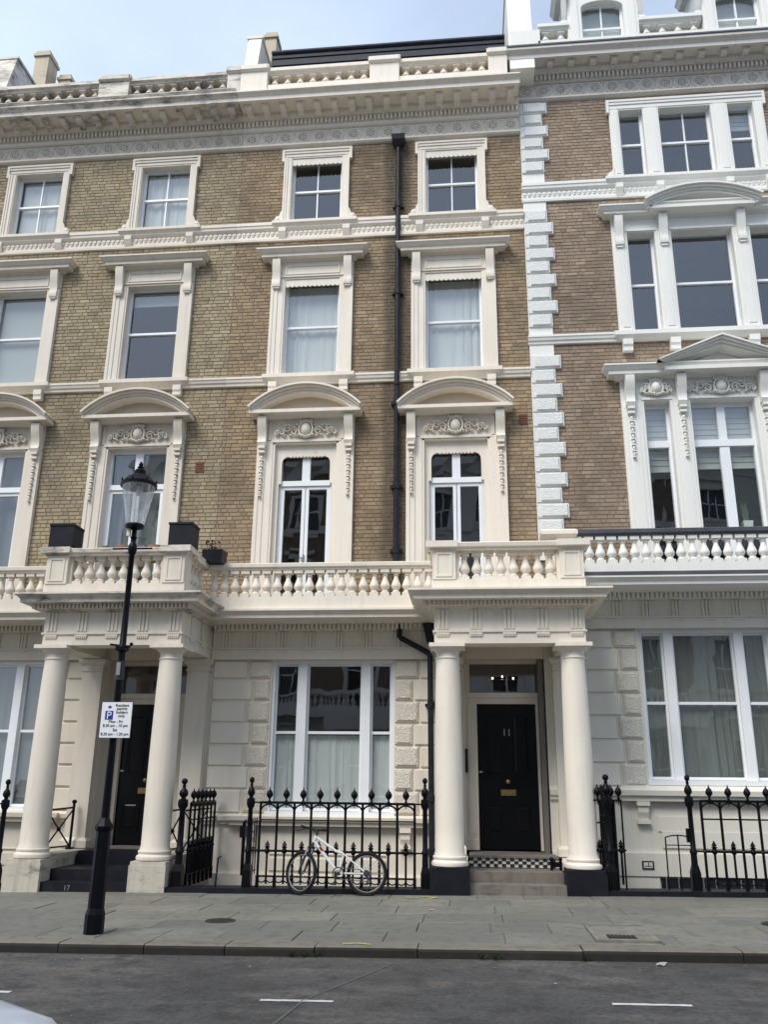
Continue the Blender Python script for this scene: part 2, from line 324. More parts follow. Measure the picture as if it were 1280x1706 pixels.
    def mesh(s, name, mat, smooth=False):
        me = bpy.data.meshes.new(name); me.from_pydata(s.v, [], s.f); me.update()
        me.materials.append(M[mat] if isinstance(mat, str) else mat)
        if smooth:
            me.polygons.foreach_set('use_smooth', [True]*len(me.polygons)); me.set_sharp_from_angle(angle=R(38))
        return me

WL = {}; ROT = set()
def put(name, mesh, parent=None, loc=(0, 0, 0), rot=None, scale=None):
    """link an object; world placement is loc (parents built below are never rotated unless they say so)"""
    o = bpy.data.objects.new(name, mesh); COL.objects.link(o)
    o.location = loc
    if rot: o.rotation_euler = rot
    if scale: o.scale = scale
    WL[o] = Vector(loc)
    if parent is not None:
        o.parent = parent
        if parent not in ROT: o.matrix_parent_inverse = Matrix.Translation(-WL[parent])
        else: ROT.add(o)
    return o
def tag(o, label, cat, group=None, kind=None):
    if label: o['label'] = label
    if cat: o['category'] = cat
    if group: o['group'] = group
    if kind: o['kind'] = kind
    return o
def thing(name, label, cat, loc, group=None, rot=None):
    o = put(name, None, None, loc, rot)
    if rot: ROT.add(o)
    return tag(o, label, cat, group)
def part(name, mb, mat, parent, smooth=False, loc=(0, 0, 0), **kw):
    return put(name, mb.mesh(name, mat, smooth), parent, loc, **kw)
def text_mb(txt, size, x, y, z, mat, name='lettering', parent=None, align='CENTER', thick=0.0015):
    cu = bpy.data.curves.new('t', 'FONT'); cu.body = txt; cu.size = size; cu.align_x = align; cu.extrude = thick
    ob = bpy.data.objects.new('t', cu); COL.objects.link(ob)
    dg = bpy.context.evaluated_depsgraph_get(); me = bpy.data.meshes.new_from_object(ob.evaluated_get(dg))
    bpy.data.objects.remove(ob); bpy.data.curves.remove(cu)
    me.transform(Matrix.Rotation(R(90), 4, 'X')); me.materials.clear(); me.materials.append(M[mat]); me.name = name
    return put(name, me, parent, (x, y, z))
def gz(x): return 0.014 * (x + 1.0)          # the street rises gently to the right

# ------------------------------------------------------------------ ground: road, kerbs, pavements, area wells
def slab_mesh(name, mat, x0, x1, y0, y1, top, h=0.05, gap=0.004):
    x0 += gap; x1 -= gap; y0 += gap; y1 -= gap; b = 0.006
    mb = MB(); z = lambda x: gz(x) + top
    vs = [(x0,y0,z(x0)-h),(x1,y0,z(x1)-h),(x1,y1,z(x1)-h),(x0,y1,z(x0)-h),
          (x0,y0,z(x0)-b),(x1,y0,z(x1)-b),(x1,y1,z(x1)-b),(x0,y1,z(x0)-b),
          (x0+b,y0+b,z(x0)),(x1-b,y0+b,z(x1)),(x1-b,y1-b,z(x1)),(x0+b,y1-b,z(x0))]
    mb.add(vs, [(8,9,10,11)] + [(i,(i+1) % 4,4+(i+1) % 4,4+i) for i in range(4)] + [(4+i,4+(i+1) % 4,8+(i+1) % 4,8+i) for i in range(4)])
    return mb.mesh(name, mat)
def sheet(x0, x1, y0, y1, dz):
    return MB().add([(x0,y0,gz(x0)+dz),(x1,y0,gz(x1)+dz),(x1,y1,gz(x1)+dz),(x0,y1,gz(x0)+dz)], [(0,1,2,3)])
YK = -5.80                                             # kerb face on the far side of the street
road = part('road', sheet(-400, 400, -600, YK + 0.03, -0.09), 'asphalt', None); tag(road, 'dark worn asphalt road with white bay dashes', None, kind='structure')
for i, (x, y, w) in enumerate([(-4.28, -7.42, 0.62), (-1.63, -7.52, 0.56), (1.0, -7.43, 0.575)]):
    mb = MB(); z = -0.086
    n = 7
    for k in range(n):                                  # slightly ragged edges
        xa = x + w*k/n; xb = x + w*(k+1)/n
        j = lambda: random.uniform(-0.006, 0.006)
        mb.add([(xa, y-0.028+j(), gz(xa)+z), (xb, y-0.028+j(), gz(xb)+z), (xb, y+0.028+j(), gz(xb)+z), (xa, y+0.028+j(), gz(xa)+z)], [(0,1,2,3)])
    part('bay_marking', mb, 'roadpaint', road)
M['tar'] = plain('tar_patch', (0.11, 0.105, 0.10), 0.7, var=0.3, scale=20, bk=0.5)
mb = MB()                                              # an old trench seam running off the kerb
pts = [(-0.75, -6.05), (-0.95, -6.6), (-1.15, -7.1), (-1.3, -7.5), (-1.38, -8.2), (-1.5, -9.2)]
for (xa, ya), (xb, yb) in zip(pts, pts[1:]):
    mb.add([(xa-0.011, ya, gz(xa)-0.086), (xa+0.011, ya, gz(xa)-0.086), (xb+0.011, yb, gz(xb)-0.086), (xb-0.011, yb, gz(xb)-0.086)], [(0,1,2,3)])
part('trench_seam', mb, 'tar', road)

pave = part('pavement', sheet(-40, 40, YK + 0.05, -1.5, -0.018), 'joint', None); tag(pave, 'grey flagstone pavement in front of the houses', None, kind='structure')
rows = [(-1.72, -2.18), (-2.18, -2.86), (-2.86, -3.52), (-3.52, -4.22), (-4.22, -4.86), (-4.86, -5.5)]
GRATE = (1.18, 1.80, -5.28, -4.36); LAMP = (-3.93, -5.27)
nsl = 0
for ri, (yb, ya) in enumerate(rows):
    x = -8.4 + random.uniform(0, 0.6)
    while x < 7.0:
        w = random.choice([0.62, 0.78, 0.9, 1.05, 1.2])
        xa, xb = x, x + w; x = xb
        m_ = random.choice(['flag', 'flag', 'flag2', 'flag3', 'flag3'])
        if ya < GRATE[3] - 0.02 and yb > GRATE[2] and xa < GRATE[1] and xb > GRATE[0]:
            for xc, xd in ((xa, min(xb, GRATE[0])), (max(xa, GRATE[1]), xb)):
                if xd - xc > 0.12: put('flagstone', slab_mesh('flagstone', m_, xc, xd, ya, yb, random.uniform(-0.004, 0.004)), pave)
            continue
        put('flagstone', slab_mesh('flagstone', m_, xa, xb, ya, yb, random.uniform(-0.004, 0.004)), pave)
for xs in ((-40, -8.2), (7.2, 40)):
    part('outer_paving', sheet(xs[0], xs[1], YK + 0.3, -1.72, -0.004), 'flag', pave)
# kerb stones, joints where the photograph shows them
kx = [-9.4, -8.2, -7.0, -5.9, -4.95, -4.05, -3.19, -2.39, -1.52, -0.54, 0.99, 2.42, 3.6, 4.9, 6.2, 7.5]
kb = part('kerb_bed', sheet(-40, 40, YK + 0.02, YK + 0.32, -0.05), 'kerb', None); kb.name = 'kerb'; tag(kb, 'dark stained granite kerb along the far pavement', None, kind='structure')
for a, b in zip(kx, kx[1:]):
    x0, x1 = a + 0.005, b - 0.005; t = random.uniform(-0.004, 0.004); mb = MB(); y0 = YK + random.uniform(-0.008, 0.008); r_ = 0.03
    prof = [(y0, -0.25), (y0, -r_ + t), (y0 + r_*0.3, -r_*0.3 + t), (y0 + r_, t), (YK + 0.295, t), (YK + 0.295, -0.25)]
    mb.add([(x0, y, gz(x0) + z) for y, z in prof] + [(x1, y, gz(x1) + z) for y, z in prof],
           [(i, i+1, 6+i+1, 6+i) for i in range(5)] + [(0,1,2,3,4,5), (11,10,9,8,7,6)])
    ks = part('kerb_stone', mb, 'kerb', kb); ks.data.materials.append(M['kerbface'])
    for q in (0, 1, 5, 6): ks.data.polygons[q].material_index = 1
for xs in ((-40, -9.4), (7.5, 40)):
    mb = MB(); x0, x1 = xs
    mb.add([(x0,YK,gz(x0)-0.25),(x1,YK,gz(x1)-0.25),(x1,YK,gz(x1)),(x0,YK,gz(x0)),(x1,YK+0.3,gz(x1)),(x0,YK+0.3,gz(x0))], [(0,1,2,3),(3,2,4,5)])
    part('kerb_run', mb, 'kerb', kb)
# opposite pavement (the photographer's side)
op = part('pavement', sheet(-40, 40, -19.0, -14.45, -0.002), 'flag', None); tag(op, 'pavement on the near side of the street', None, kind='structure')
mb = MB(); mb.add([(-40,-14.3,gz(-40)-0.25),(40,-14.3,gz(40)-0.25),(40,-14.3,gz(40)),(-40,-14.3,gz(-40)),(40,-14.45,gz(40)),(-40,-14.45,gz(-40))], [(0,1,2,3),(3,2,4,5)])
tag(part('kerb', mb, 'kerb', None), 'kerb on the near side of the street', None, kind='structure')
# sunken area floor in front of the basements and its retaining wall
mb = MB(); mb.box(-40, 40, -1.6, 0.3, -2.5, -2.4); mb.box(-40, 40, -1.66, -1.56, -2.4, -0.35)
tag(part('area_floor', mb, 'stone', None), 'sunken basement area floor behind the railings', None, kind='structure')

# ------------------------------------------------------------------ shared ornament meshes
BAL = {}
def baluster_mesh(mat, h):
    key = (mat, round(h, 3))
    if key not in BAL:
        mb = MB(); q = 0.074
        mb.box(-q, q, -q, q, 0, 0.055*h/0.46)
        mb.lathe(0, 0, [(r_*1.0, z*h) for r_, z in [(0.066, 0.12), (0.068, 0.16), (0.045, 0.20), (0.05, 0.24), (0.080, 0.33), (0.083, 0.40), (0.066, 0.50), (0.044, 0.62), (0.035, 0.74), (0.050, 0.77), (0.040, 0.81), (0.062, 0.87)]], 10, False)
        mb.box(-q, q, -q, q, 0.87*h, h)
        BAL[key] = mb.mesh('baluster', mat, True)
    return BAL[key]
RND = {}
def roundel_mesh(mat):
    if mat not in RND:
        mb = MB(); ns = 20
        for r_, t in ((0.135, 0.020), (0.095, 0.016)):
            mb.tube([(r_*math.cos(2*math.pi*k/ns), -0.008, r_*math.sin(2*math.pi*k/ns)) for k in range(ns)], t, 5, True)
        for k in range(6):
            a = math.pi*k/3; mb.ball((0.048*math.cos(a), -0.006, 0.048*math.sin(a)), 0.026, 0.026, 0.026, 6, 4)
        mb.ball((0, -0.016, 0), 0.024, 0.026, 0.024, 6, 4)
        for sx in (-1, 1):                              # leaf darts filling the spandrels between rings
            for sz in (-1, 1):
                mb.add([(sx*0.175, -0.002, sz*0.15), (sx*0.115, -0.002, sz*0.145), (sx*0.165, -0.018, sz*0.10), (sx*0.175, -0.002, sz*0.045)], [(0,1,2,3)])
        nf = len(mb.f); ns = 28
        for r0, r1 in ((0.150, 0.118), (0.082, 0.026)):  # flat dark rings painting shade and dirt between the raised ones
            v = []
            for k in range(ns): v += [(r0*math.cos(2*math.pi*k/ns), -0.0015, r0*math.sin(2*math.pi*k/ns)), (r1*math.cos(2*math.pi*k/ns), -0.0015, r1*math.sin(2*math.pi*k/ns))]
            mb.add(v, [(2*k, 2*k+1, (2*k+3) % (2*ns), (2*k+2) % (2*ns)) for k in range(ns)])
        me = mb.mesh('roundel', mat, True); me.materials.append(M['shadegrime'])
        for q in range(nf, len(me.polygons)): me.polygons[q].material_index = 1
        RND[mat] = me
    return RND[mat]
CART = {}
def cartouche_mesh(mat, w):
    key = (mat, w)
    if key not in CART:
        mb = MB(); k = w/0.62
        mb.ball((0, -0.03, 0.0), 0.10, 0.05, 0.13, 10, 6)
        ns = 18
        mb.tube([(0.13*math.cos(2*math.pi*i/ns), -0.03, 0.155*math.sin(2*math.pi*i/ns)) for i in range(ns)], 0.022, 6, True)
        for i in range(5): mb.ball((0.05*(i-2), -0.03, 0.18 - 0.012*abs(i-2)), 0.03, 0.03, 0.035, 6, 4)
        for i in range(7): mb.ball((0.045*(i-3), -0.03, -0.15 + 0.012*abs(i-3)), 0.026, 0.03, 0.03, 6, 4)
        for sx in (-1, 1):
            for cx_, cz_, r0, dr in ((0.24, -0.03, 0.075, 1), (0.36, 0.02, 0.07, -1), (0.47, -0.04, 0.06, 1), (0.56, -0.06, 0.045, -1)):
                pts = []; rr = []
                for i in range(16):
                    t = i/15; a = dr*(t*9.0) + (0.5 if dr > 0 else 2.6); r_ = r0*(1 - 0.75*t)
                    pts.append((sx*k*(cx_ + r_*math.cos(a)), -0.025, cz_ + r_*math.sin(a)*1.15)); rr.append(0.02 - 0.010*t)
                mb.tube(pts, rr, 5)
            for cx_, cz_ in ((0.18, 0.09), (0.30, 0.08), (0.30, -0.11), (0.42, 0.08), (0.42, -0.11), (0.52, 0.02), (0.20, -0.12)):
                mb.ball((sx*k*cx_, -0.02, cz_), 0.035, 0.025, 0.022, 6, 4)
        mb.v = [(x, y*1.7, z) for x, y, z in mb.v]; CART[key] = mb.mesh('cartouche', mat, True)
    return CART[key]
HUSK = {}
def husk_mesh(mat):
    if mat not in HUSK:
        mb = MB(); z = 0.0
        mb.box(-0.065, 0.065, -0.10, 0, -0.045, 0); mb.box(-0.06, 0.06, -0.08, 0, -0.13, -0.09)
        z = -0.17
        for i in range(7):
            h = 0.115; r_ = 0.042 - 0.002*i
            mb.ball((0, -0.012, z - h*0.42), r_*0.85, 0.05, h*0.42, 6, 4)
            mb.box(-r_*0.9, r_*0.9, -0.06, 0, z - h*0.98, z - h*0.84)
            z -= h
        HUSK[mat] = mb.mesh('husk_drop', mat)
    return HUSK[mat]
def console_pts(d, h):      # side outline (y, z) of a scrolled bracket, z measured down from its top
    return [(0, 0), (-d, 0), (-d, -0.10*h), (-d*0.92, -0.25*h), (-d*0.72, -0.45*h), (-d*0.52, -0.62*h), (-d*0.50, -0.78*h), (-d*0.62, -0.88*h), (-d*0.5, -0.98*h), (-d*0.2, -h), (0, -h)]
def scallop(x0, x1, ztop, zbot, n, y0, y1, amp=0.03):
    pts = [(x1, ztop), (x0, ztop)]
    for i in range(n):
        xa = x0 + (x1 - x0)*i/n; w = (x1 - x0)/n
        pts += [(xa, zbot + amp), (xa + w*0.2, zbot + amp*0.25), (xa + w*0.5, zbot), (xa + w*0.8, zbot + amp*0.25)]
    pts += [(x1, zbot + amp)]
    return MB().ext(pts, y0, y1)

def wall_with_holes(x0, x1, z0, z1, holes, y=0.0):
    xs = sorted({x0, x1} | {min(max(v, x0), x1) for h in holes for v in h[:2]}); zs = sorted({z0, z1} | {min(max(v, z0), z1) for h in holes for v in h[2:]})
    mb = MB()
    for a, b in zip(xs, xs[1:]):
        run = None
        for c, d in zip(zs, zs[1:]):
            cx, cz = (a+b)/2, (c+d)/2
            if any(h[0] < cx < h[1] and h[2] < cz < h[3] for h in holes): continue
            mb.add([(a,y,c),(b,y,c),(b,y,d),(a,y,d)], [(0,1,2,3)])
    return mb
def bricks(house, mat, x0, x1, z0, z1, skip, seed, quoin=None):
    """Flemish bond: the 300 bricks that show largest are parts, the rest one joined part"""
    rnd = random.Random(seed); lst = []
    ch, Ls, Lh, jt = 0.0756, 0.205, 0.100, 0.010
    z = z0; row = 0
    while z + ch <= z1 + 0.01:
        x = x0 - rnd.uniform(0, 0.3); k = row % 2
        while x < x1:
            w = (Ls if (k % 2 == 0) else Lh) * rnd.uniform(0.975, 1.025); k += 1
            a, b = max(x, x0), min(x + w, x1); x += w + jt
            if b - a < 0.03: continue
            if any(h[0] <= a and b <= h[1] and h[2] <= z and z + ch <= h[3] for h in skip): continue
            if any(h[4] and not (b < h[0] or a > h[1] or z + ch < h[2] or z > h[3]) for h in skip): continue
            lst.append((a, b, z + jt*0.5, z + ch - jt*0.5))
        z += ch; row += 1
    def vis(q):
        a, b, c, d = q
        if c < 5.35: return 1e9
        p = Vector(((a+b)/2, 0, (c+d)/2)) - CAMP; zc = p.dot(fz)
        if abs(p.dot(rx)/zc) > 0.44 or abs(p.dot(uy)/zc) > 0.59 or b - a < 0.18: return 1e9
        return zc*2 + p.length
    order = sorted(range(len(lst)), key=lambda i: vis(lst[i])); single = set(order[:300])
    def brick_geo(a, b, c, d, yf):
        e = 0.004
        return ([(a,0.004,c),(b,0.004,c),(b,0.004,d),(a,0.004,d),(a+e,yf,c+e),(b-e,yf,c+e),(b-e,yf,d-e),(a+e,yf,d-e)], [(4,5,6,7),(0,1,5,4),(1,2,6,5),(2,3,7,6),(3,0,4,7)])
    def tone():
        t = rnd.betavariate(3.0, 2.6)
        return t
    proto = []
    for i in range(14):
        me = MB().add(*brick_geo(-Ls/2, Ls/2, -0.032, 0.032, -0.006 - 0.0015*(i % 3))).mesh('brick', mat)
        at = me.attributes.new('tone', 'FLOAT', 'FACE'); t = (i + 0.5)/14
        t = 0.53 + (t - 0.5)*0.66
        at.data.foreach_set('value', [t]*len(me.polygons)); proto.append(me)
    rest = MB(); tones = []
    for i, (a, b, c, d) in enumerate(lst):
        if i in single and vis(lst[i]) < 1e8:
            put('brick', rnd.choice(proto), house, ((a+b)/2, 0, (c+d)/2), scale=((b-a)/Ls, 1, (d-c)/0.064))
        else:
            v, f = brick_geo(a, b, c, d, -0.005 - rnd.uniform(0, 0.005)); rest.add(v, f); tones += [tone()]*5
    me = rest.mesh('brickwork', mat); at = me.attributes.new('tone', 'FLOAT', 'FACE'); at.data.foreach_set('value', tones)
    o = put('brickwork', me, house); o['kind'] = 'stuff'

# ------------------------------------------------------------------ windows
def panes(win, x0, x1, z0, z1, y, xbars=(), zbars=(), fr=0.045, bar=0.026, rail=0.045, mat='sash', two=True):
    """a sash pair: frame and glazing bars, each pane its own piece; the upper sash sits in front of the lower"""
    mb = MB()
    mb.box(x0, x0+fr, y-0.03, y+0.03, z0, z1); mb.box(x1-fr, x1, y-0.03, y+0.03, z0, z1)
    mb.box(x0+fr, x1-fr, y-0.03, y+0.03, z0, z0+fr*1.3); mb.box(x0+fr, x1-fr, y-0.03, y+0.03, z1-fr, z1)
    for z in zbars: mb.box(x0+fr, x1-fr, y-0.04, y+0.026, z-rail/2, z+rail/2)
    zs = [z0 + fr*1.3] + [z for z in zbars] + [z1 - fr]
    xs = [x0 + fr] + list(xbars) + [x1 - fr]
    for i in range(len(zs)-1):
        za = zs[i] + (rail/2 if i else 0); zb = zs[i+1] - (rail/2 if i < len(zs)-2 else 0)
        for x in xbars: mb.box(x-bar/2, x+bar/2, y-0.022, y+0.022, za, zb)
    part('sash_frame', mb, mat, win)
    for i in range(len(zs)-1):
        for j in range(len(xs)-1):
            t = random.uniform(-0.003, 0.003)
            v = [(xs[j], y+0.004+t, zs[i]), (xs[j+1], y+0.004-t, zs[i]), (xs[j+1], y+0.004, zs[i+1]), (xs[j], y+0.004, zs[i+1])]
            part('pane', MB().add(v, [(0,1,2,3)]), 'glass', win)
def jambs(mb, cx, xi, xo, z0, z1, back=0.24):
    for s in (-1, 1):
        def bx(a, b, d, y1=0.0):
            xa, xb = sorted((cx + s*a, cx + s*b)); mb.box(xa, xb, -d, y1, z0, z1)
        w = xo - xi
        bx(xi, xi + 0.12*w, 0.045, back); bx(xi + 0.12*w, xi + 0.52*w, 0.06); bx(xi + 0.52*w, xi + 0.8*w, 0.078); bx(xi + 0.8*w, xo, 0.092)
def curtain(name, label, x0, x1, z0, z1, y, mat, group=None, folds=9, amp=0.03, top_in=0.0):
    mb = MB(); n = folds*6; rnd = random.Random(int((x0+50)*1000 + z0*77)); vs = []; ph = [rnd.uniform(0, 6.28) for _ in range(4)]
    rows_ = 7
    for j in range(rows_ + 1):
        t = j/rows_; z = z0 + (z1 - z0)*t
        for i in range(n + 1):
            u = i/n; x = x0 + (x1 - x0)*u + 0.01*math.sin(t*3 + i)
            uw = u + 0.05*math.sin(u*9 + ph[3]) + 0.02*math.sin(t*2.2 + u*5 + ph[2]); yy = y + amp*(0.55*math.sin(uw*folds*4.4 + ph[0]) + 0.3*math.sin(uw*folds*7.9 + ph[1]) + 0.25*math.sin(uw*folds*2.1 + ph[2]))*(0.6 + 0.5*(1-t))*(0.6 + 0.4*math.sin(u*5.3 + ph[1]))
            vs.append((x, yy, z))
    fs = [(j*(n+1)+i, j*(n+1)+i+1, (j+1)*(n+1)+i+1, (j+1)*(n+1)+i) for j in range(rows_) for i in range(n)]
    o = part(name, MB().add(vs, fs), mat, None, True); return tag(o, label, 'curtain' if 'curtain' in name else 'blind', group)

def third_floor(house, cx, trim, lamb, label=None):
    mb = MB(); zi0, zi1 = 12.36, 13.93
    jambs(mb, cx, 0.525, 0.685, zi0, zi1)
    for a, b, d in ((zi1, zi1+0.03, 0.05), (zi1+0.03, zi1+0.10, 0.062), (zi1+0.10, zi1+0.155, 0.08), (zi1+0.155, zi1+0.20, 0.096)):
        mb.box(cx-0.685, cx+0.685, -d, 0.24 if a == zi1 else 0.0, a, b)
    for s in (-1, 1):                                   # ears and scrolled feet
        xa, xb = sorted((cx + s*0.685, cx + s*0.738)); mb.box(xa, xb, -0.094, 0, 13.84, 14.13)
        pts = [(cx + s*0.685, 12.36), (cx + s*0.83, 12.36), (cx + s*0.835, 12.43), (cx + s*0.80, 12.49), (cx + s*0.74, 12.50), (cx + s*0.72, 12.58), (cx + s*0.685, 12.64)]
        mb.ext(pts, -0.09, 0.0)
        mb.ball((cx + s*0.775, -0.09, 12.43), 0.05, 0.02, 0.05, 10, 4)
    w = part('window', mb, trim, house)
    sb = MB(); sb.mould(cx-0.72, cx+0.72, [(0, 12.20), (0.05, 12.21), (0.10, 12.25), (0.13, 12.29), (0.15, 12.30), (0.15, 12.36), (-0.26, 12.365)], l=True, r=True)
    part('sill', sb, trim, w)
    for s in (-1, 1): part('sill_bracket', MB().extx([(0, 12.21), (-0.12, 12.21), (-0.12, 12.12), (-0.085, 12.04), (-0.06, 11.99), (0, 11.985)], cx + s*0.655-0.072, cx + s*0.655+0.072), trim, w)
    panes(w, cx-0.525, cx+0.525, 12.375, zi1 + 0.02, 0.15, (cx,), (13.2,))
    if lamb: part('scalloped_pelmet', scallop(cx-0.524, cx+0.524, zi1 - 0.002, 13.76, 11, -0.03, -0.008), trim, w)
    return w
def second_floor(house, cx, trim, lamb):
    mb = MB(); zi0, zi1 = 8.92, 11.03
    jambs(mb, cx, 0.545, 0.82, zi0, zi1)
    mb.box(cx-0.82, cx+0.82, -0.05, 0.24, zi1, zi1+0.04); mb.box(cx-0.82, cx+0.82, -0.075, 0, zi1+0.04, 11.09); mb.box(cx-0.82, cx+0.82, -0.05, 0, 11.09, 11.43)
    w = part('window', mb, trim, house)
    fp = MB(); fp.box(cx-0.55, cx+0.55, -0.066, -0.05, 11.13, 11.16); fp.box(cx-0.55, cx+0.55, -0.066, -0.05, 11.31, 11.34)
    fp.box(cx-0.55, cx-0.52, -0.066, -0.05, 11.16, 11.31); fp.box(cx+0.52, cx+0.55, -0.066, -0.05, 11.16, 11.31); part('frieze_panel', fp, trim, w)
    cb = MB(); cb.mould(cx-0.80, cx+0.80, [(0, 11.40), (0.07, 11.41), (0.10, 11.45), (0.22, 11.455), (0.22, 11.52), (0.25, 11.53), (0.29, 11.575), (0.31, 11.59), (0.31, 11.615), (0, 11.64)], l=True, r=True)
    part('cornice', cb, trim, w)
    for s in (-1, 1):
        x = cx + s*0.715; part('console', MB().extx([(y-0.07, z+11.42) for y, z in console_pts(0.13, 0.60)], x-0.078, x+0.078).box(x-0.06, x+0.06, -0.12, -0.07, 10.80, 10.84).ball((x, -0.12, 10.90), 0.045, 0.03, 0.05, 8, 4), trim, w, True)
    sb = MB(); sb.mould(cx-0.74, cx+0.74, [(0, 8.75), (0.06, 8.76), (0.10, 8.80), (0.14, 8.83), (0.15, 8.84), (0.15, 8.915), (-0.26, 8.922)], l=True, r=True); part('sill', sb, trim, w)
    for s in (-1, 1):
        x = cx + s*0.685; part('sill_block', MB().extx([(0, 8.76), (-0.13, 8.76), (-0.13, 8.66), (-0.11, 8.62), (-0.11, 8.56), (0, 8.56)], x-0.08, x+0.08), trim, w)
    panes(w, cx-0.545, cx+0.545, 8.94, zi1 + 0.02, 0.15, (), (10.02,))
    if lamb: part('scalloped_pelmet', scallop(cx-0.544, cx+0.544, zi1 - 0.002, 10.86, 12, -0.03, -0.008), trim, w)
    return w
def segment(mb, cx, w, zb, zt, dmax, tym=True):
    s_ = zt - zb; Rr = (w*w + s_*s_)/(2*s_); zc = zt - Rr; a = math.asin(w/Rr)
    for r0, r1, d in ((Rr-0.035, Rr, dmax), (Rr-0.07, Rr-0.034, dmax-0.045), (Rr-0.115, Rr-0.069, dmax-0.10), (Rr-0.165, Rr-0.114, dmax-0.13)):
        aa = math.asin(min(1, (w - (Rr - r1)*0.55)/r1)) if r1 > 0 else a
        mb.ring(cx, zc, r0, r1, math.pi/2 - a, math.pi/2 + a, -d, 0.0, 28)
    return zc, Rr
def first_floor(house, cx, trim, arched, sashmat='sash'):
    mb = MB(); zi0, zi1 = 4.32, 7.50
    jambs(mb, cx, 0.58, 0.91, zi0, 7.56, 0.26)
    mb.box(cx-0.91, cx+0.91, -0.045, 0.26, 7.50, 7.53); mb.box(cx-0.66, cx+0.66, -0.07, 0, 7.53, 7.575); mb.box(cx-0.91, cx+0.91, -0.045, 0, 7.56, 8.02)
    for s in (-1, 1):
        xa, xb = sorted((cx + s*0.66, cx + s*0.71)); mb.box(xa, xb, -0.07, -0.045, 7.575, 7.96)
    w = part('window', mb, trim, house)
    pb = MB(); pb.mould(cx-0.72, cx+0.72, [(0, 7.97), (0.14, 7.98), (0.20, 8.02), (0.33, 8.025), (0.33, 8.09), (0.30, 8.095), (0, 8.12)], l=True, r=True)
    zc, Rr = segment(pb, cx, 1.07, 8.14, 8.60, 0.40)
    pts = []                                            # tympanum
    for i in range(17):
        t = i/16; a = math.pi/2 + math.asin(0.92/Rr)*(1 - 2*t); pts.append((cx + (Rr-0.16)*math.cos(a), zc + (Rr-0.16)*math.sin(a)))
    part('pediment', pb, trim, w)
    part('tympanum', MB().ext(pts + [(cx+0.9, 8.09), (cx-0.9, 8.09)], -0.05, 0.0), 'tympC' if arched else 'tympShadeL', w)
    put('cartouche', cartouche_mesh(trim, 0.60), w, (cx, -0.045, 7.765))
    for s in (-1, 1):
        x = cx + s*0.815
        part('console', MB().extx([(y-0.06, z+7.985) for y, z in console_pts(0.20, 0.55)], x-0.08, x+0.08), trim, w, True)
        put('husk_drop', husk_mesh(trim), w, (x, -0.08, 7.43))
    if arched:                                          # boarded frame with a shaped, scalloped head
        yb0, yb1 = 0.045, 0.075; ft = MB(); nn = 10
        pts = [(cx-0.58, 7.5), (cx-0.58, 4.34), (cx-0.50, 4.34), (cx-0.50, 6.74), (cx-0.455, 6.74), (cx-0.455, 7.10)]
        for i in range(1, 6):
            a = math.pi - i*math.pi/10; pts.append((cx - 0.455 + 0.13 + 0.13*math.cos(a), 7.15 + 0.13*math.sin(a)))
        for i in range(nn):
            xa = cx - 0.325 + 0.65*i/nn; ww = 0.65/nn
            pts += [(xa + ww*0.25, 7.265), (xa + ww*0.5, 7.252), (xa + ww*0.75, 7.265), (xa + ww, 7.285)]
        for i in range(0, 5):
            a = math.pi/2 - i*math.pi/10; pts.append((cx + 0.455 - 0.13 + 0.13*math.cos(a), 7.15 + 0.13*math.sin(a)))
        pts += [(cx+0.455, 7.10), (cx+0.455, 6.74), (cx+0.50, 6.74), (cx+0.50, 4.34), (cx+0.58, 4.34), (cx+0.58, 7.5)]
        left = MB(); left.ext(pts, yb0, yb1)
        part('shaped_head_board', left, trim, w)
        for s in (-1, 1): part('head_boss', MB().ball((cx + s*0.18, 0.045, 7.36), 0.018, 0.01, 0.018, 6, 4), trim, w)
        x0, x1, zt = cx-0.51, cx+0.51, 7.36
    else: x0, x1, zt = cx-0.58, cx+0.58, 7.50
    y = 0.15; fm = MB()
    fm.box(x0, x0+0.05, y-0.04, y+0.04, 4.34, zt); fm.box(x1-0.05, x1, y-0.04, y+0.04, 4.34, zt); fm.box(x0, x1, y-0.039, y+0.039, zt-0.06, zt)
    fm.box(x0+0.05, x1-0.05, y-0.06, y+0.04, 6.71, 6.81)
    fm.box(cx-0.075, cx+0.075, y-0.045, y+0.03, 6.81, zt-0.06)
    part('transom_frame', fm, sashmat, w)
    for s in (-1, 1):                                    # two glazed leaves below, two lights above
        xa, xb = sorted((cx + s*0.006, cx + s*(x1 - cx - 0.052)))
        lf = MB(); lf.box(xa, xa+0.06, y-0.03, y+0.03, 4.35, 6.705); lf.box(xb-0.06, xb, y-0.03, y+0.03, 4.35, 6.705); lf.box(xa+0.06, xb-0.06, y-0.03, y+0.03, 4.35, 4.62); lf.box(xa+0.06, xb-0.06, y-0.03, y+0.03, 6.645, 6.705)
        part('door_leaf', lf, sashmat, w)
        part('pane', MB().add([(xa+0.05, y, 4.6), (xb-0.05, y+0.004, 4.6), (xb-0.05, y, 6.66), (xa+0.05, y+0.003, 6.66)], [(0,1,2,3)]), 'glass', w)
        xa2, xb2 = sorted((cx + s*0.07, x1 - 0.05 if s > 0 else x0 + 0.05))
        part('pane', MB().add([(xa2, y, 6.8), (xb2, y+0.003, 6.8), (xb2, y-0.002, zt-0.055), (xa2, y, zt-0.055)], [(0,1,2,3)]), 'glass', w)
    part('handle', MB().box(cx-0.055, cx+0.02, y-0.07, y-0.05, 5.32, 5.345).box(cx-0.01, cx+0.02, y-0.055, y-0.03, 5.26, 5.40), 'chrome', w)
    return w

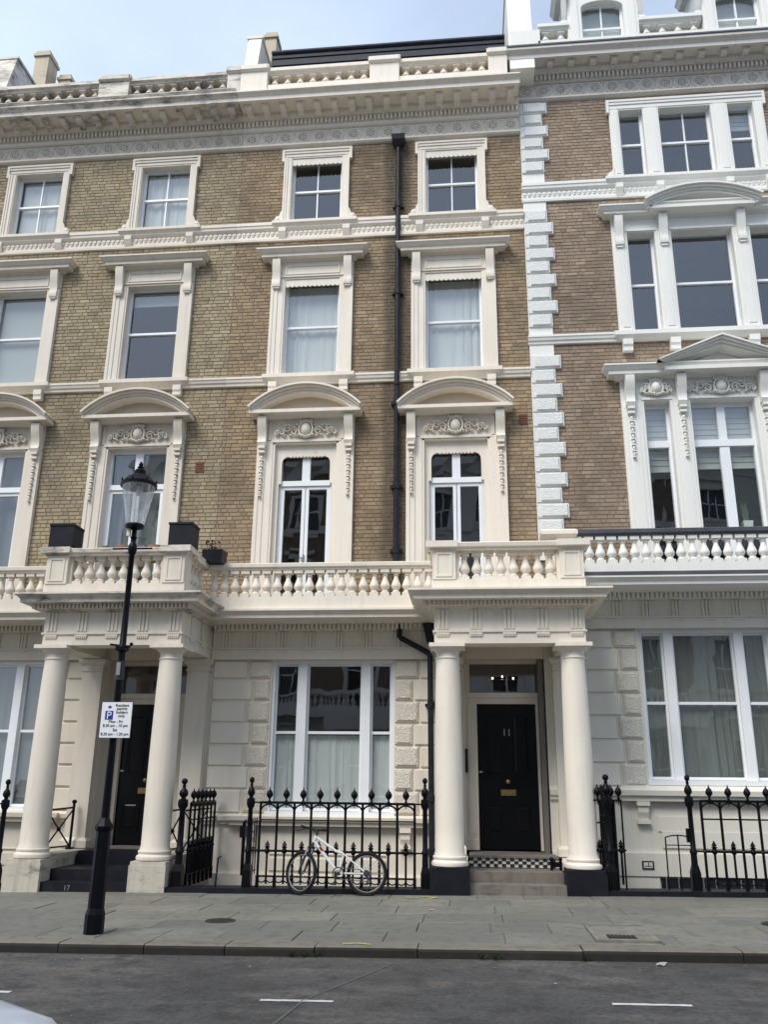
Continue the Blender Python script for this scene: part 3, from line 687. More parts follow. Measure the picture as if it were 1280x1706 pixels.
# ------------------------------------------------------------------ entablature and parapet at the top
def roofline(house, x0, x1, zf, trim, ctrim, msp, dpt, top_h, endL=False, endR=False, frz=0.33, bed=0.34):
    """zf = underside of the frieze; dpt = projection of the main cornice"""
    zs = zf + 0.08 + frz + bed                         # soffit
    mb = MB(); mb.mould(x0, x1, [(0, zf), (0.05, zf+0.01), (0.085, zf+0.04), (0.085, zf+0.08), (0.035, zf+0.085), (0.035, zf+0.08+frz), (0.07, zf+0.085+frz), (0.10, zf+0.11+frz), (0.10, zs-0.13), (0.19, zs-0.12), (0.20, zs-0.10), (0.24, zs-0.06), (0.26, zs+0.01), (0, zs+0.03)])
    fr = part('frieze', mb, trim, house)
    n = int((x1 - x0)/0.35)
    for i in range(n):
        x = x0 + (x1 - x0)*(i + 0.5)/n
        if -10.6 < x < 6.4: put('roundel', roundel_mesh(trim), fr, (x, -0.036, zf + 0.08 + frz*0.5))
    mb = MB(); d1, nn = 0.086, int((x1-x0)/0.086)
    for i in range(nn):
        x = x0 + (x1-x0)*(i+0.25)/nn; mb.box(x, x+0.046, -0.165, -0.10, zs-0.235, zs-0.13)
    o = part('dentil_course', mb, trim, house); o['kind'] = 'stuff'
    cb = MB(); D = dpt
    cb.mould(x0, x1, [(0.10, zs), (D-0.06, zs), (D-0.06, zs-0.02), (D, zs-0.02), (D, zs+0.07), (D+0.015, zs+0.085), (D+0.03, zs+0.11), (D+0.07, zs+0.125), (D+0.085, zs+0.14), (D+0.085, zs+top_h), (0, zs+top_h+0.03)], l=endL, r=endR)
    co = part('cornice', cb, ctrim, house)
    n = int((x1 - x0)/msp)
    for i in range(n):
        x = x0 + (x1 - x0)*(i + 0.5)/n
        if -10.9 < x < 6.6:
            part('modillion', MB().extx([(-0.2, zs), (-D*0.80, zs), (-D*0.80, zs-0.075), (-D*0.74, zs-0.095), (-D*0.64, zs-0.095), (-D*0.52, zs-0.065), (-0.25, zs-0.105), (-0.2, zs-0.10)], x-0.062, x+0.062).box(x-0.078, x+0.078, -D*0.83, -0.2, zs-0.026, zs+0.001), ctrim, co)
    return zs + top_h
def parapet(house, segs, piers, zb, zt, y0, trim, plin):
    """roof balustrade: segs of balusters between piers, along X at depth y0"""
    xa = min([p[0] for p in piers] + [s[0] for s in segs]); xb = max([p[1] for p in piers] + [s[1] for s in segs])
    ba = part('roof_balustrade', MB().box(xa, xb, y0-0.14, y0+0.14, plin, zb), trim, house)
    part('back_wall', MB().box(xa, xb, y0+0.11, y0+0.22, plin, zt-0.03), trim, ba)
    for a, b in segs:
        mb = MB(); mb.mould(a, b, [(-0.10, zt-0.16), (0.09, zt-0.16), (0.10, zt-0.12), (0.15, zt-0.10), (0.15, zt-0.02), (0.12, zt)], y=y0); mb.box(a+0.001, b-0.001, y0-0.085, y0+0.15, zt-0.15, zt-0.004)
        part('coping', mb, trim, ba)
        n = max(1, round((b-a)/0.28))
        for i in range(n): put('baluster', baluster_mesh(trim, zt-0.16-zb), ba, (a + (b-a)*(i+0.5)/n, y0, zb))
    for a, b in piers:
        mb = MB(); mb.box(a, b, y0-0.17, y0+0.17, plin, zt-0.12); mb.mould(a, b, [(-0.1, zt-0.121), (0.19, zt-0.12), (0.23, zt-0.08), (0.23, zt+0.02), (0.2, zt+0.05), (-0.17, zt+0.06)], y=y0, l=False, r=False)
        mb.box(a-0.03, b+0.03, y0-0.2, y0+0.2, zt-0.06, zt+0.04)
        part('pier', mb, trim, ba)
    return ba
def band3(house, x0, x1, z, trim):                      # string course with beaded apron at third-floor sill height
    mb = MB(); mb.mould(x0, x1, [(0, z), (0.05, z+0.005), (0.055, z+0.05), (0.035, z+0.06), (0.035, z+0.22), (0.06, z+0.24), (0.09, z+0.28), (0.095, z+0.33), (0.11, z+0.345), (0.11, z+0.41), (0, z+0.425)])
    b = part('string_course', mb, trim, house)
    mb = MB(); n = int((x1-x0)/0.098)
    for i in range(n):
        x = x0 + (x1-x0)*(i+0.5)/n; mb.box(x-0.03, x+0.03, -0.058, -0.03, z+0.165, z+0.21); mb.ball((x, -0.038, z+0.145), 0.03, 0.018, 0.03, 6, 4)
    o = part('bead_course', mb, trim, b); o['kind'] = 'stuff'
def band2(house, x0, x1, z, trim):
    mb = MB(); mb.mould(x0, x1, [(0, z), (0.05, z+0.01), (0.055, z+0.06), (0.08, z+0.075), (0.09, z+0.12), (0.105, z+0.135), (0.105, z+0.175), (0, z+0.19)])
    part('string_course', mb, trim, house)
def balcony(house, x0, x1, y, zc, trim, lead=None, returns=(), top='coping', tall=None):
    """stone balcony: moulded cornice shelf, plinth, balusters, coping. zc = underside of shelf"""
    mb = MB(); d = -y
    mb.mould(x0, x1, [(0, zc-0.02), (d-0.32, zc-0.02), (d-0.30, zc), (d+0.06, zc), (d+0.06, zc+0.05), (d+0.075, zc+0.06), (d+0.09, zc+0.09), (d+0.13, zc+0.11), (d+0.13, zc+0.145), (0, zc+0.165)])
    bo = part('balcony', mb, trim, house)
    part('plinth_course', MB().box(x0, x1, y-0.055, y+0.16, zc+0.15, zc+0.36), trim, bo)
    if lead: part('lead_strip', MB().box(x0, x1, y-0.14, y+0.1, zc+0.147, zc+0.20), lead, bo)
    zb = zc + 0.36; h = 0.46
    n = round((x1-x0)/0.188)
    for i in range(n): put('baluster', baluster_mesh(trim, h), bo, (x0 + (x1-x0)*(i+0.5)/n, y+0.02, zb))
    mb = MB(); mb.mould(x0, x1, [(-0.1, zb+h), (0.065, zb+h), (0.07, zb+h+0.03), (0.10, zb+h+0.045), (0.105, zb+h+0.10), (0.08, zb+h+0.115), (-0.16, zb+h+0.12)], y=y); mb.box(x0, x1, y+0.1, y+0.17, zb+h, zb+h+0.118)
    part('coping', mb, lead or trim, bo)
    nd = int((x1-x0)/0.076); mb = MB()
    for i in range(nd):
        x = x0 + (x1-x0)*(i+0.25)/nd; mb.box(x, x+0.038, -0.27, -0.2, zc-0.11, zc-0.015)
    mb.box(x0, x1, -0.2, 0, zc-0.12, zc-0.015)
    o = part('dentil_course', mb, trim, bo); o['kind'] = 'stuff'
    return bo
def ground_frieze(house, x0, x1, z0, z1, trim, offs=0.0):
    """plain entablature with triglyphs above the ground-floor window"""
    mb = MB(); mb.box(x0, x1, -0.10, 0, z0, z0+0.17); mb.box(x0, x1, -0.125, 0, z0+0.17, z0+0.20); mb.box(x0, x1, -0.085, 0, z0+0.20, z1)
    fr = part('entablature', mb, trim, house)
    n = int((x1-x0)/0.47)
    for i in range(n):
        x = x0 + (x1-x0)*(i+0.5)/n; t = MB()
        for k in (-0.055, 0, 0.055): t.box(x+k-0.02, x+k+0.02, -0.108, -0.085, z0+0.20, z1-0.03)
        t.box(x-0.09, x+0.09, -0.115, -0.10, z0+0.135, z0+0.165)
        part('triglyph', t, trim, fr)
    return fr
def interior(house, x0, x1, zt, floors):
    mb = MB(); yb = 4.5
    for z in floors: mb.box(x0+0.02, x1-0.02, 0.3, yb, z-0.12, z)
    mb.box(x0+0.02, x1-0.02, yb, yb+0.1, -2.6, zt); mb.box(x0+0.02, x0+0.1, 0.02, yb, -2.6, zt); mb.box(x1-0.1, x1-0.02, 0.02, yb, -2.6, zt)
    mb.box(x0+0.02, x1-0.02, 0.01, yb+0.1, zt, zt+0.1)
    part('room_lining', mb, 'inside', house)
def ashlar(house, x0, x1, zs, mat, vmat, side, wide):
    """rusticated courses; the blocks next to the window are vermiculated, alternately long and short"""
    for i, (zb, zt) in enumerate(zip(zs[1:], zs[:-1])):
        wv = wide[i % 2]
        if side == 'L': a = (x0, x1 - wv); b = (x1 - wv, x1)
        else: a = (x0 + wv, x1); b = (x0, x0 + wv)
        g = 0.014
        if a[1] - a[0] > 0.06: part('ashlar_block', MB().pane_block(a[0]+g, a[1]-g, 0, -0.035, zb+g, zt-g, 0.016), mat, house)
        part('vermiculated_block', MB().pane_block(b[0]+g, b[1]-g, 0, -0.035, zb+g, zt-g, 0.016).pane_block(b[0]+g+0.035, b[1]-g-0.035, -0.035, -0.05, zb+g+0.03, zt-g-0.03, 0.008), vmat, house)
def tripartite(house, x0, x1, z0, z1, m1, m2, zr, trim, y=0.10):
    mb = MB()
    mb.box(x0-0.0, x0+0.05, y-0.05, y+0.1, z0, z1); mb.box(x1-0.05, x1, y-0.05, y+0.1, z0, z1); mb.box(x0, x1, y-0.048, y+0.1, z1-0.05, z1); mb.box(x0-0.02, x1+0.02, y-0.14, y+0.1, z0-0.08, z0)
    for m in (m1, m2): mb.box(m-0.072, m+0.072, y-0.055, y+0.1, z0, z1-0.05)
    w = part('window', mb, 'sash', house)
    for a, b in ((x0+0.05, m1-0.072), (m1+0.072, m2-0.072), (m2+0.072, x1-0.05)):
        panes(w, a, b, z0+0.005, z1-0.05, y+0.05, (), (zr,), fr=0.035)
    return w
def door_set(house, cx, zb, zt, zf, trim, y=0.4, number=None, label=None):
    """panelled black door in a white case with a fanlight over it"""
    mb = MB(); h = 0.495
    for s in (-1, 1):
        xa, xb = sorted((cx + s*h, cx + s*0.735)); mb.box(xa, xb, y-0.10, y+0.06, zb, zt+0.10)
        xa, xb = sorted((cx + s*(h+0.05), cx + s*(h+0.16))); mb.box(xa, xb, y-0.115, y-0.10, zb+0.25, zb+0.95); mb.box(xa, xb, y-0.115, y-0.10, zb+1.05, zt)
        xa, xb = sorted((cx + s*h, cx + s*0.71)); mb.box(xa, xb, y-0.125, y-0.1, zb, zb+0.16)
    mb.box(cx-h, cx+h, y-0.10, y+0.06, zt, zt+0.16); mb.box(cx-0.72, cx+0.72, y-0.14, y+0.05, zt+0.10, zt+0.18)
    for s in (-1, 1):
        xa, xb = sorted((cx + s*0.61, cx + s*0.735)); mb.box(xa, xb, y-0.08, y+0.05, zt+0.18, zf)
    mb.box(cx-0.735, cx+0.735, y-0.082, y+0.05, zf-0.06, zf+0.02)
    cs = part('door_case', mb, trim, house)
    part('fanlight', MB().add([(cx-0.62, y, zt+0.16), (cx+0.62, y, zt+0.16), (cx+0.62, y, zf-0.05), (cx-0.62, y, zf-0.05)], [(0,1,2,3)]), 'glass', cs)
    db = MB(); db.box(cx-h+0.003, cx+h-0.003, y-0.02, y+0.03, zb+0.01, zt-0.003)
    d = part('door', db, 'blackdoor', house)
    for s in (-1, 1):
        xa, xb = sorted((cx + s*0.07, cx + s*0.40))
        for a, b in ((zb+0.22, zb+0.72), (zb+1.12, zt-0.15)):
            fb = MB(); t = 0.03
            fb.box(xa, xb, y-0.035, y-0.02, a, a+t); fb.box(xa, xb, y-0.035, y-0.02, b-t, b); fb.box(xa, xa+t, y-0.035, y-0.02, a+t, b-t); fb.box(xb-t, xb, y-0.035, y-0.02, a+t, b-t)
            fb.pane_block(xa+0.06, xb-0.06, y-0.02, y-0.032, a+0.06, b-0.06, 0.02)
            part('panel', fb, 'blackdoor', d)
    part('letterbox', MB().box(cx-0.125, cx+0.125, y-0.032, y-0.02, zb+0.84, zb+0.935).box(cx-0.095, cx+0.095, y-0.040, y-0.032, zb+0.86, zb+0.915), 'brass', d)
    part('door_knob', MB().lathe(0, 0, [(0.02, 0), (0.02, 0.03), (0.036, 0.045), (0.036, 0.065), (0.02, 0.078)], 12).ball((0, 0, 0.06), 0.034, 0.034, 0.022), 'brass', d, True, loc=(cx, y-0.02, zb+1.06), rot=(R(90), 0, 0))
    part('lock', MB().box(cx-0.475, cx-0.42, y-0.035, y-0.02, zb+1.20, zb+1.225), 'chrome', d)
    if number: text_mb(number, 0.16, cx, y-0.026, zb+1.80, 'chrome', 'door_number', d)
    return d

def porch(house, cx, trim, plin, zg, gfm):
    """columned porch with a balustraded balcony above; zg = pavement level here"""
    po = part('porch', MB().box(cx-1.13, cx+1.13, -1.70, -1.36, 3.50, 3.69).box(cx-1.13, cx-0.79, -1.36, 0, 3.50, 3.69).box(cx+0.79, cx+1.13, -1.36, 0, 3.50, 3.69)
              .box(cx-1.13, cx+1.13, -1.70, 0.0, 3.69, 4.06).mould(cx-1.13, cx+1.13, [(0, 3.665), (0.025, 3.67), (0.025, 3.70), (0, 3.705)], y=-1.70, l=True, r=True, depth=1.7), trim, house)
    for i in range(5):                                  # triglyphs with guttae on the front
        x = cx - 1.0 + 0.5*i; t = MB()
        for k in (-0.06, 0, 0.06): t.pane_block(x+k-0.024, x+k+0.024, -1.70, -1.722, 3.71, 4.02, 0.007)
        t.box(x-0.10, x+0.10, -1.724, -1.70, 3.635, 3.664)
        for k in range(6): t.box(x-0.09+k*0.032, x-0.07+k*0.032, -1.722, -1.70, 3.605, 3.635)
        part('triglyph', t, trim, po)
    for s in (-1, 1):                                   # and two on each side
        for yy in (-1.2, -0.65):
            t = MB(); xs = cx + s*1.13
            for k in (-0.06, 0, 0.06):
                xa, xb = sorted((xs, xs + s*0.022)); t.box(xa, xb, yy+k-0.024, yy+k+0.024, 3.71, 4.02)
            xa, xb = sorted((xs, xs + s*0.024)); t.box(xa, xb, yy-0.10, yy+0.10, 3.62, 3.664)
            part('triglyph', t, trim, po)
    mb = MB(); mb.mould(cx-1.13, cx+1.13, [(0, 4.03), (0.04, 4.035), (0.05, 4.06), (0.12, 4.065), (0.12, 4.13), (0.30, 4.135), (0.30, 4.19), (0.315, 4.20), (0.33, 4.22), (0.37, 4.245), (0.385, 4.25), (0.385, 4.28), (-1.7, 4.30)], y=-1.70, l=True, r=True, depth=1.7)
    part('cornice', mb, 'trimLtop' if trim == 'trimL' else trim, po)
    mb = MB(); n = 38
    for i in range(n):
        x = cx - 1.22 + 2.44*(i+0.25)/n; mb.box(x, x+0.034, -1.87, -1.82, 4.06, 4.132)
    for s in (-1, 1):
        for i in range(24):
            yy = -1.85 + 1.45*i/24; xa, xb = sorted((cx + s*1.25, cx + s*1.30)); mb.box(xa, xb, yy, yy+0.034, 4.06, 4.132)
    o = part('dentil_course', mb, trim, po); o['kind'] = 'stuff'
    for s in (-1, 1):
        x = cx + s*0.94; y = -1.53
        c = part('column', MB().lathe(x, y, [(0.225, 0.50), (0.218, 0.535), (0.209, 0.56), (0.208, 0.9), (0.207, 1.4), (0.2, 2.1), (0.188, 2.8), (0.176, 3.22), (0.176, 3.27), (0.188, 3.285), (0.188, 3.30), (0.176, 3.31), (0.174, 3.38), (0.20, 3.40), (0.23, 3.43), (0.25, 3.445)], 32), trim, house, True)
        part('capital', MB().box(x-0.268, x+0.268, y-0.268, y+0.268, 3.445, 3.502), trim, c)
        part('base', MB().lathe(x, y, [(0.24, 0.36), (0.262, 0.375), (0.268, 0.40), (0.262, 0.425), (0.24, 0.44), (0.232, 0.455), (0.240, 0.47), (0.245, 0.485), (0.240, 0.50), (0.22, 0.505)], 32), trim, c, True)
        p = MB().box(x-0.275, x+0.275, y-0.275, y+0.275, zg-0.2, 0.31); p.box(x-0.262, x+0.262, y-0.262, y+0.262, 0.31, 0.36)
        part('plinth', p, plin, c)
        # flank wall carrying the steps, and pilaster on the house wall
        part('flank_wall', MB().box(x-0.25, x+0.25, y+0.275, 0, zg-0.2, 0.40), plin if plin == 'plinthL' else gfm, po)
        pl = MB().box(x-0.18, x+0.18, -0.16, 0, 0.405, 3.44); pl.mould(x-0.18, x+0.18, [(0, 0.41), (0.045, 0.415), (0.05, 0.52), (0.02, 0.56), (0, 0.57)], y=-0.16, l=True, r=True, depth=0.16)
        pl.mould(x-0.18, x+0.18, [(0.003, 3.28), (0.02, 3.285), (0.02, 3.31), (0.004, 3.32), (0.004, 3.38), (0.05, 3.42), (0.06, 3.44), (0.06, 3.492), (-0.1, 3.492)], y=-0.16, l=True, r=True, depth=0.16)
        part('pilaster', pl, gfm, house)
    # balcony on top: corner piers, balusters on three sides
    y0 = -1.72; zb = 4.28
    bl = part('porch_balustrade', MB().box(cx-1.16, cx+1.16, y0-0.12, y0+0.12, zb, 4.46).box(cx-1.16, cx-0.94, y0+0.12, -0.7, zb, 4.46).box(cx+0.94, cx+1.16, y0+0.12, -0.7, zb, 4.46), trim, house)
    for s in (-1, 1):
        xa, xb = sorted((cx + s*1.145, cx + s*0.79)); p = MB().box(xa, xb, y0-0.135, y0+0.20, 4.46, 4.92)
        p.box(xa+0.05, xb-0.05, y0-0.147, y0-0.135, 4.50, 4.53); p.box(xa+0.05, xb-0.05, y0-0.147, y0-0.135, 4.85, 4.88)
        p.box(xa+0.05, xa+0.08, y0-0.147, y0-0.135, 4.53, 4.85); p.box(xb-0.08, xb-0.05, y0-0.147, y0-0.135, 4.53, 4.85)
        part('pier', p, trim, bl)
        part('baluster_half', MB().box(xb if s < 0 else xa-0.05, xb+0.05 if s < 0 else xa, y0-0.07, y0+0.07, 4.46, 4.92), trim, bl)
        for k in range(4): put('baluster', baluster_mesh(trim, 0.46), bl, (cx + s*1.05, y0 + 0.32 + 0.19*k, 4.46))
    for k in range(8): put('baluster', baluster_mesh(trim, 0.46), bl, (cx - 0.655 + 1.31*k/7, y0+0.01, 4.46))
    cm = 'trimLtop' if trim == 'trimL' else trim
    cp = MB(); cp.mould(cx-1.16, cx+1.16, [(-0.2, 4.92), (0.02, 4.92), (0.025, 4.95), (0.055, 4.965), (0.065, 5.02), (0.03, 5.04), (-0.24, 5.045)], y=y0-0.12, l=True, r=True, depth=0.24)
    for s in (-1, 1):
        xa, xb = sorted((cx + s*0.92, cx + s*1.215)); cp.box(xa, xb, y0+0.12, -0.66, 4.921, 5.039)
        xa, xb = sorted((cx + s*1.245, cx + s*0.75)); cp.box(xa, xb, y0-0.215, y0+0.25, 4.955, 5.052)
    part('coping', cp, 'trimLtop' if trim == 'trimL' else trim, bl)
    return po

def lc_house(house, dx, x0, x1, cxs, trim, gfm, verm, brick, lamb, ctrim, seed, left):
    """the two narrow houses share one design; dx shifts the ground floor and porch"""
    wins = [(c-0.60, c+0.60, 12.30, 13.98) for c in cxs] + [(c-0.62, c+0.62, 8.86, 11.06) for c in cxs] + [(c-0.66, c+0.66, 4.28, 7.53) for c in cxs]
    part('wall', wall_with_holes(x0, x1, 4.2, 15.2, wins), 'mortar', house)
    skip = [h + (True,) for h in wins]
    skip += [(c-0.70, c+0.70, 12.2, 14.1, False) for c in cxs] + [(c-0.80, c+0.80, 8.7, 11.55, False) for c in cxs] + [(c-0.90, c+0.90, 4.3, 8.1, False) for c in cxs]
    bricks(house, brick, x0, x1, 4.3, 14.22, skip, seed)
    gw = (-3.40 + dx, -1.28 + dx, 0.97, 3.48); gd = (-0.11 + dx, 1.32 + dx, 0.3, 3.50)
    part('ground_floor_wall', wall_with_holes(x0, x1, -2.5, 4.25, [gw, gd]), gfm, house)
    for c in cxs:
        third_floor(house, c, trim, lamb); second_floor(house, c, trim, lamb); first_floor(house, c, trim, lamb)
    roofline(house, x0, x1, 14.22, trim, ctrim, 0.36, 0.64, 0.17, endR=False)
    band3(house, x0, x1, 11.94, trim); band2(house, x0, x1, 8.715, trim)
    # ground floor
    w = tripartite(house, gw[0], gw[1], gw[2]+0.05, gw[3], -2.865 + dx, -1.765 + dx, 2.28, gfm)
    rv = MB(); rv.box(gw[0]-0.03, gw[0], 0.004, 0.2, gw[2], gw[3]); rv.box(gw[1], gw[1]+0.03, 0.004, 0.2, gw[2], gw[3]); rv.box(gw[0], gw[1], 0.002, 0.2, gw[3], gw[3]+0.03); part('reveal', rv, gfm, w)
    zs = [3.49, 3.16, 2.795, 2.43, 2.07, 1.715, 1.355, 0.975]
    ashlar(house, -4.45 + dx, -3.40 + dx, zs, gfm, verm, 'L', (0.42, 0.32)); ashlar(house, -1.28 + dx, -0.53 + dx, zs, gfm, verm, 'R', (0.43, 0.33))
    xw0 = x0 if left else -4.46; sb = MB()
    sb.mould(xw0 + 0.005, -0.52 + dx, [(0, 0.80), (0.05, 0.81), (0.05, 0.85), (0.09, 0.865), (0.10, 0.93), (0.06, 0.95), (0.03, 0.972), (0, 0.975)])
    sb.mould(-3.85 + dx, -0.85 + dx, [(0.05, 0.795), (0.12, 0.80), (0.13, 0.86), (0.17, 0.875), (0.18, 0.94), (0.0, 0.98)], l=True, r=True)
    part('sill_course', sb, gfm, house)
    for x in (-3.62 + dx, -1.08 + dx):
        part('sill_bracket', MB().box(x-0.09, x+0.09, -0.13, 0, 0.72, 0.795).extx([(-0.10, 0.72), (-0.10, 0.62), (-0.06, 0.52), (0, 0.52), (0, 0.72)], x-0.075, x+0.075).box(x-0.09, x+0.09, -0.09, 0, 0.47, 0.52), gfm, house)
    ap = MB(); ap.box(-3.3 + dx, -1.4 + dx, -0.02, 0, 0.36, 0.38); ap.box(-3.3 + dx, -1.4 + dx, -0.03, 0, 0.12, 0.30); ap.box(x0 if left else -4.46, -0.7 + dx, -0.05, 0, -0.15, 0.06); part('apron', ap, gfm, house)
    xa = x0 if left else -4.46; ground_frieze(house, xa, -0.52 + dx, 3.49, 3.985, gfm)
    if left: ground_frieze(house, 1.75 + dx, x1, 3.49, 3.985, gfm)
    balcony(house, xa if left else -4.42, -0.56 + dx, -0.70, 4.09, trim)
    porch(house, 0.605 + dx, trim, 'plinthL' if left else 'blackstone', gz(0.6 + dx), gfm)
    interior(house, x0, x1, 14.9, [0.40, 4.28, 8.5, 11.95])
    # door reveal, landing and steps
    dr = MB(); dr.box(-0.14 + dx, -0.11 + dx, 0.004, 0.46, 0.3, 3.5); dr.box(1.32 + dx, 1.35 + dx, 0.004, 0.46, 0.3, 3.5); dr.box(-0.14 + dx, 1.35 + dx, 0.002, 0.46, 3.5, 3.53); part('door_reveal', dr, gfm, house)
    return w

# ------------------------------------------------------------------ the three houses
HL = thing('terraced_house', 'yellow brick house on the left with weathered cream trim, behind the lamp post', 'house', (-7.6, 0, 0), 'terraced houses on the far side of the street')
HC = thing('terraced_house', 'middle brick house with scalloped window pelmets and clean cream columned porch', 'house', (-1.7, 0, 0), 'terraced houses on the far side of the street')
HR = thing('terraced_house', 'right-hand brick house with white quoins and wide three-light windows', 'house', (4.5, 0, 0), 'terraced houses on the far side of the street')
lc_house(HL, -6.22, -11.6, -4.576, (-9.02, -6.21), 'trimL', 'gfL', 'vermL', 'brickL', False, 'trimLtop', 11, True)
lc_house(HC, 0.0, -4.575, 1.235, (-2.965, -0.175), 'trimC', 'gfC', 'vermC', 'brickC', True, 'trimC', 12, False)
parapet(HL, [(-11.6, -10.9), (-10.2, -7.68), (-7.02, -4.86)], [(-10.9, -10.2), (-7.68, -7.02), (-4.86, -4.58)], 15.42, 15.87, -0.40, 'trimLtop', 15.05)
part('blocking_course', MB().box(-11.6, -4.62, -0.715, -0.5, 15.13, 15.235), 'lichen', HL)
parapet(HC, [(-4.0, -1.83), (-1.22, 0.62)], [(-4.575, -4.0), (-1.83, -1.22), (0.62, 1.0)], 15.42, 15.88, -0.40, 'trimC', 15.05)

# doors, steps
door_set(HC, 0.60, 0.46, 2.78, 3.52, 'gfC', number='11')
door_set(HL, 0.60 - 6.22, 0.42, 2.76, 3.50, 'gfL')
zg = gz(0.6)
st = part('steps', MB().box(-0.06, 1.27, -0.80, 0.40, 0.0, 0.44).box(-0.06, 1.27, -0.83, -0.62, 0.432, 0.462), 'stone', HC)
part('step', MB().box(-0.06, 1.27, -1.38, -0.80, zg-0.1, 0.285), 'stone', st); part('step', MB().box(-0.06, 1.27, -1.72, -1.38, zg-0.2, 0.145), 'stone', st)
tb = MB(); tw = MB(); n = 22
tw.box(-0.06, 1.27, -0.806, -0.80, 0.30, 0.43)
for i in range(n):
    for j in range(3):
        if (i + j) % 2: continue
        x = -0.06 + 1.33*i/n; tb.box(x, x + 1.33/n, -0.812, -0.804, 0.305 + 0.041*j, 0.346 + 0.041*j)
o = part('chequer_tiles', tw, 'tileW', st); o = part('black_tiles', tb, 'tileB', st); o['kind'] = 'stuff'
dxl = -6.22; zg = gz(-5.6)
st = part('steps', MB().box(-0.06+dxl, 1.27+dxl, -0.55, 0.40, -0.1, 0.40), 'blackstone', HL)
part('step', MB().box(-0.06+dxl, 1.27+dxl, -0.62, -0.55, 0.0, 0.36), 'blackstone', st)
part('step', MB().box(-0.06+dxl, 1.27+dxl, -1.46, -0.62, zg-0.1, 0.21), 'blackstone', st); part('step', MB().box(-0.20+dxl, 1.30+dxl, -1.74, -1.46, zg-0.2, 0.055), 'blackstone', st)
part('doorstep', MB().box(-0.0+dxl, 1.2+dxl, -0.1, 0.42, 0.40, 0.425), 'stone', st)
text_mb('17', 0.10, 0.40+dxl-0.05, -1.744, -0.048, 'alloy', 'step_number', st)
part('intercom', MB().box(-0.105, -0.06, 0.22, 0.30, 1.66, 2.04), 'plastic', HC)

# right-hand house ------------------------------------------------
RX0, RX1 = 1.24, 8.6; T = 'trimR'
c3, c2, c1 = 4.56, 4.60, 4.60
holes = []
for c, z0, z1, lights in ((c3, 12.98, 14.64, ((-1.32, -0.84), (-0.53, 0.50), (0.83, 1.33))), (c2, 9.55, 11.74, ((-1.42, -0.86), (-0.58, 0.58), (0.88, 1.42))), (c1, 4.78, 8.16, ((-1.40, -0.86), (-0.56, 0.62), (0.90, 1.42)))):
    holes.append((c + lights[0][0] - 0.03, c + lights[2][1] + 0.03, z0 - 0.03, z1 + 0.03))
gwr = (2.82, 4.96, 1.55, 3.98)
part('wall', wall_with_holes(RX0, RX1, 4.7, 15.9, holes), 'mortar', HR)
skip = [h + (True,) for h in holes] + [(3.0, 6.1, 12.9, 14.9, False), (2.9, 6.3, 9.5, 12.1, False), (2.85, 6.35, 4.8, 8.6, False), (1.2, 1.66, 5, 15, False)]
bricks(HR, 'brickR', RX0, RX1, 4.8, 15.02, skip, 13)
part('ground_floor_wall', wall_with_holes(RX0, RX1, -2.5, 4.75, [gwr]), 'gfR', HR)
roofline(HR, RX0, RX1, 15.0, 'trimRtop', 'trimRtop', 0.425, 0.52, 0.20, endL=True, frz=0.34, bed=0.27)
part('lead_edge', MB().box(0.62, RX1, -0.625, -0.5, 15.892, 15.93), 'lead', HR)
band3(HR, RX0 - 0.02, RX1, 12.545, T); band2(HR, RX0 - 0.02, RX1, 9.37, T)
# quoins
z = 14.97; k = 0
while z > 5.45:
    h = 0.291; zb = z - h
    if not (12.50 < z and zb < 12.96) and not (9.33 < z and zb < 9.57):
        wq = 0.575 if k % 2 == 0 else 0.465
        part('quoin', MB().pane_block(RX0 + 0.002, RX0 + wq, 0, -0.055, zb + 0.006, z - 0.006, 0.012).pane_block(RX0 + 0.075, RX0 + wq - 0.03, -0.055, -0.085, zb + 0.03, z - 0.03, 0.018), 'quoin', HR)
    k += 1; z = zb
part('quoin_backing', MB().box(RX0, RX0 + 0.45, -0.029, 0, 5.2, 14.99), T, HR)

def tri_window(c, z0, z1, lights, outer, kind):
    """three lights between pilaster strips"""
    mb = MB(); xs = [c + outer[0]] + [c + v for l in lights for v in l] + [c + outer[1]]
    for a, b in ((xs[0], xs[1]), (xs[2], xs[3]), (xs[4], xs[5]), (xs[6], xs[7])):
        mb.box(a, b, -0.06, 0.24, z0, z1); w_ = b - a
        mb.box(a + 0.12*w_, b - 0.12*w_, -0.08, -0.06, z0, z1); mb.box(a + 0.3*w_, b - 0.3*w_, -0.092, -0.08, z0 + 0.1, z1 - 0.05)
    w = None
    if kind == 3:
        for q0, q1, d in ((0, 0.03, 0.05), (0.03, 0.12, 0.065), (0.12, 0.18, 0.085), (0.18, 0.23, 0.10)): mb.box(xs[0], xs[-1], -d, 0.24 if q0 == 0 else 0, z1 + q0, z1 + q1)
        for s, x in ((-1, xs[0]), (1, xs[-1])):
            xa, xb = sorted((x, x + s*0.05)); mb.box(xa, xb, -0.098, 0, z1 - 0.08, z1 + 0.235)
            mb.ext([(x, z0), (x + s*0.13, z0), (x + s*0.135, z0+0.07), (x + s*0.09, z0+0.14), (x + s*0.04, z0+0.15), (x, z0+0.26)], -0.09, 0)
    else:
        mb.box(xs[0], xs[-1], -0.05, 0.24, z1, z1 + 0.03); mb.box(xs[0], xs[-1], -0.05, 0, z1 + 0.03, z1 + (0.34 if kind == 2 else 0.47))
        for a, b in lights: mb.box(c + a - 0.04, c + b + 0.04, -0.072, -0.05, z1 + 0.02, z1 + 0.06)
    w = part('window', mb, T, HR)
    return w, xs
w3, xs = tri_window(c3, 12.98, 14.64, ((-1.32, -0.84), (-0.53, 0.50), (0.83, 1.33)), (-1.51, 1.52), 3)
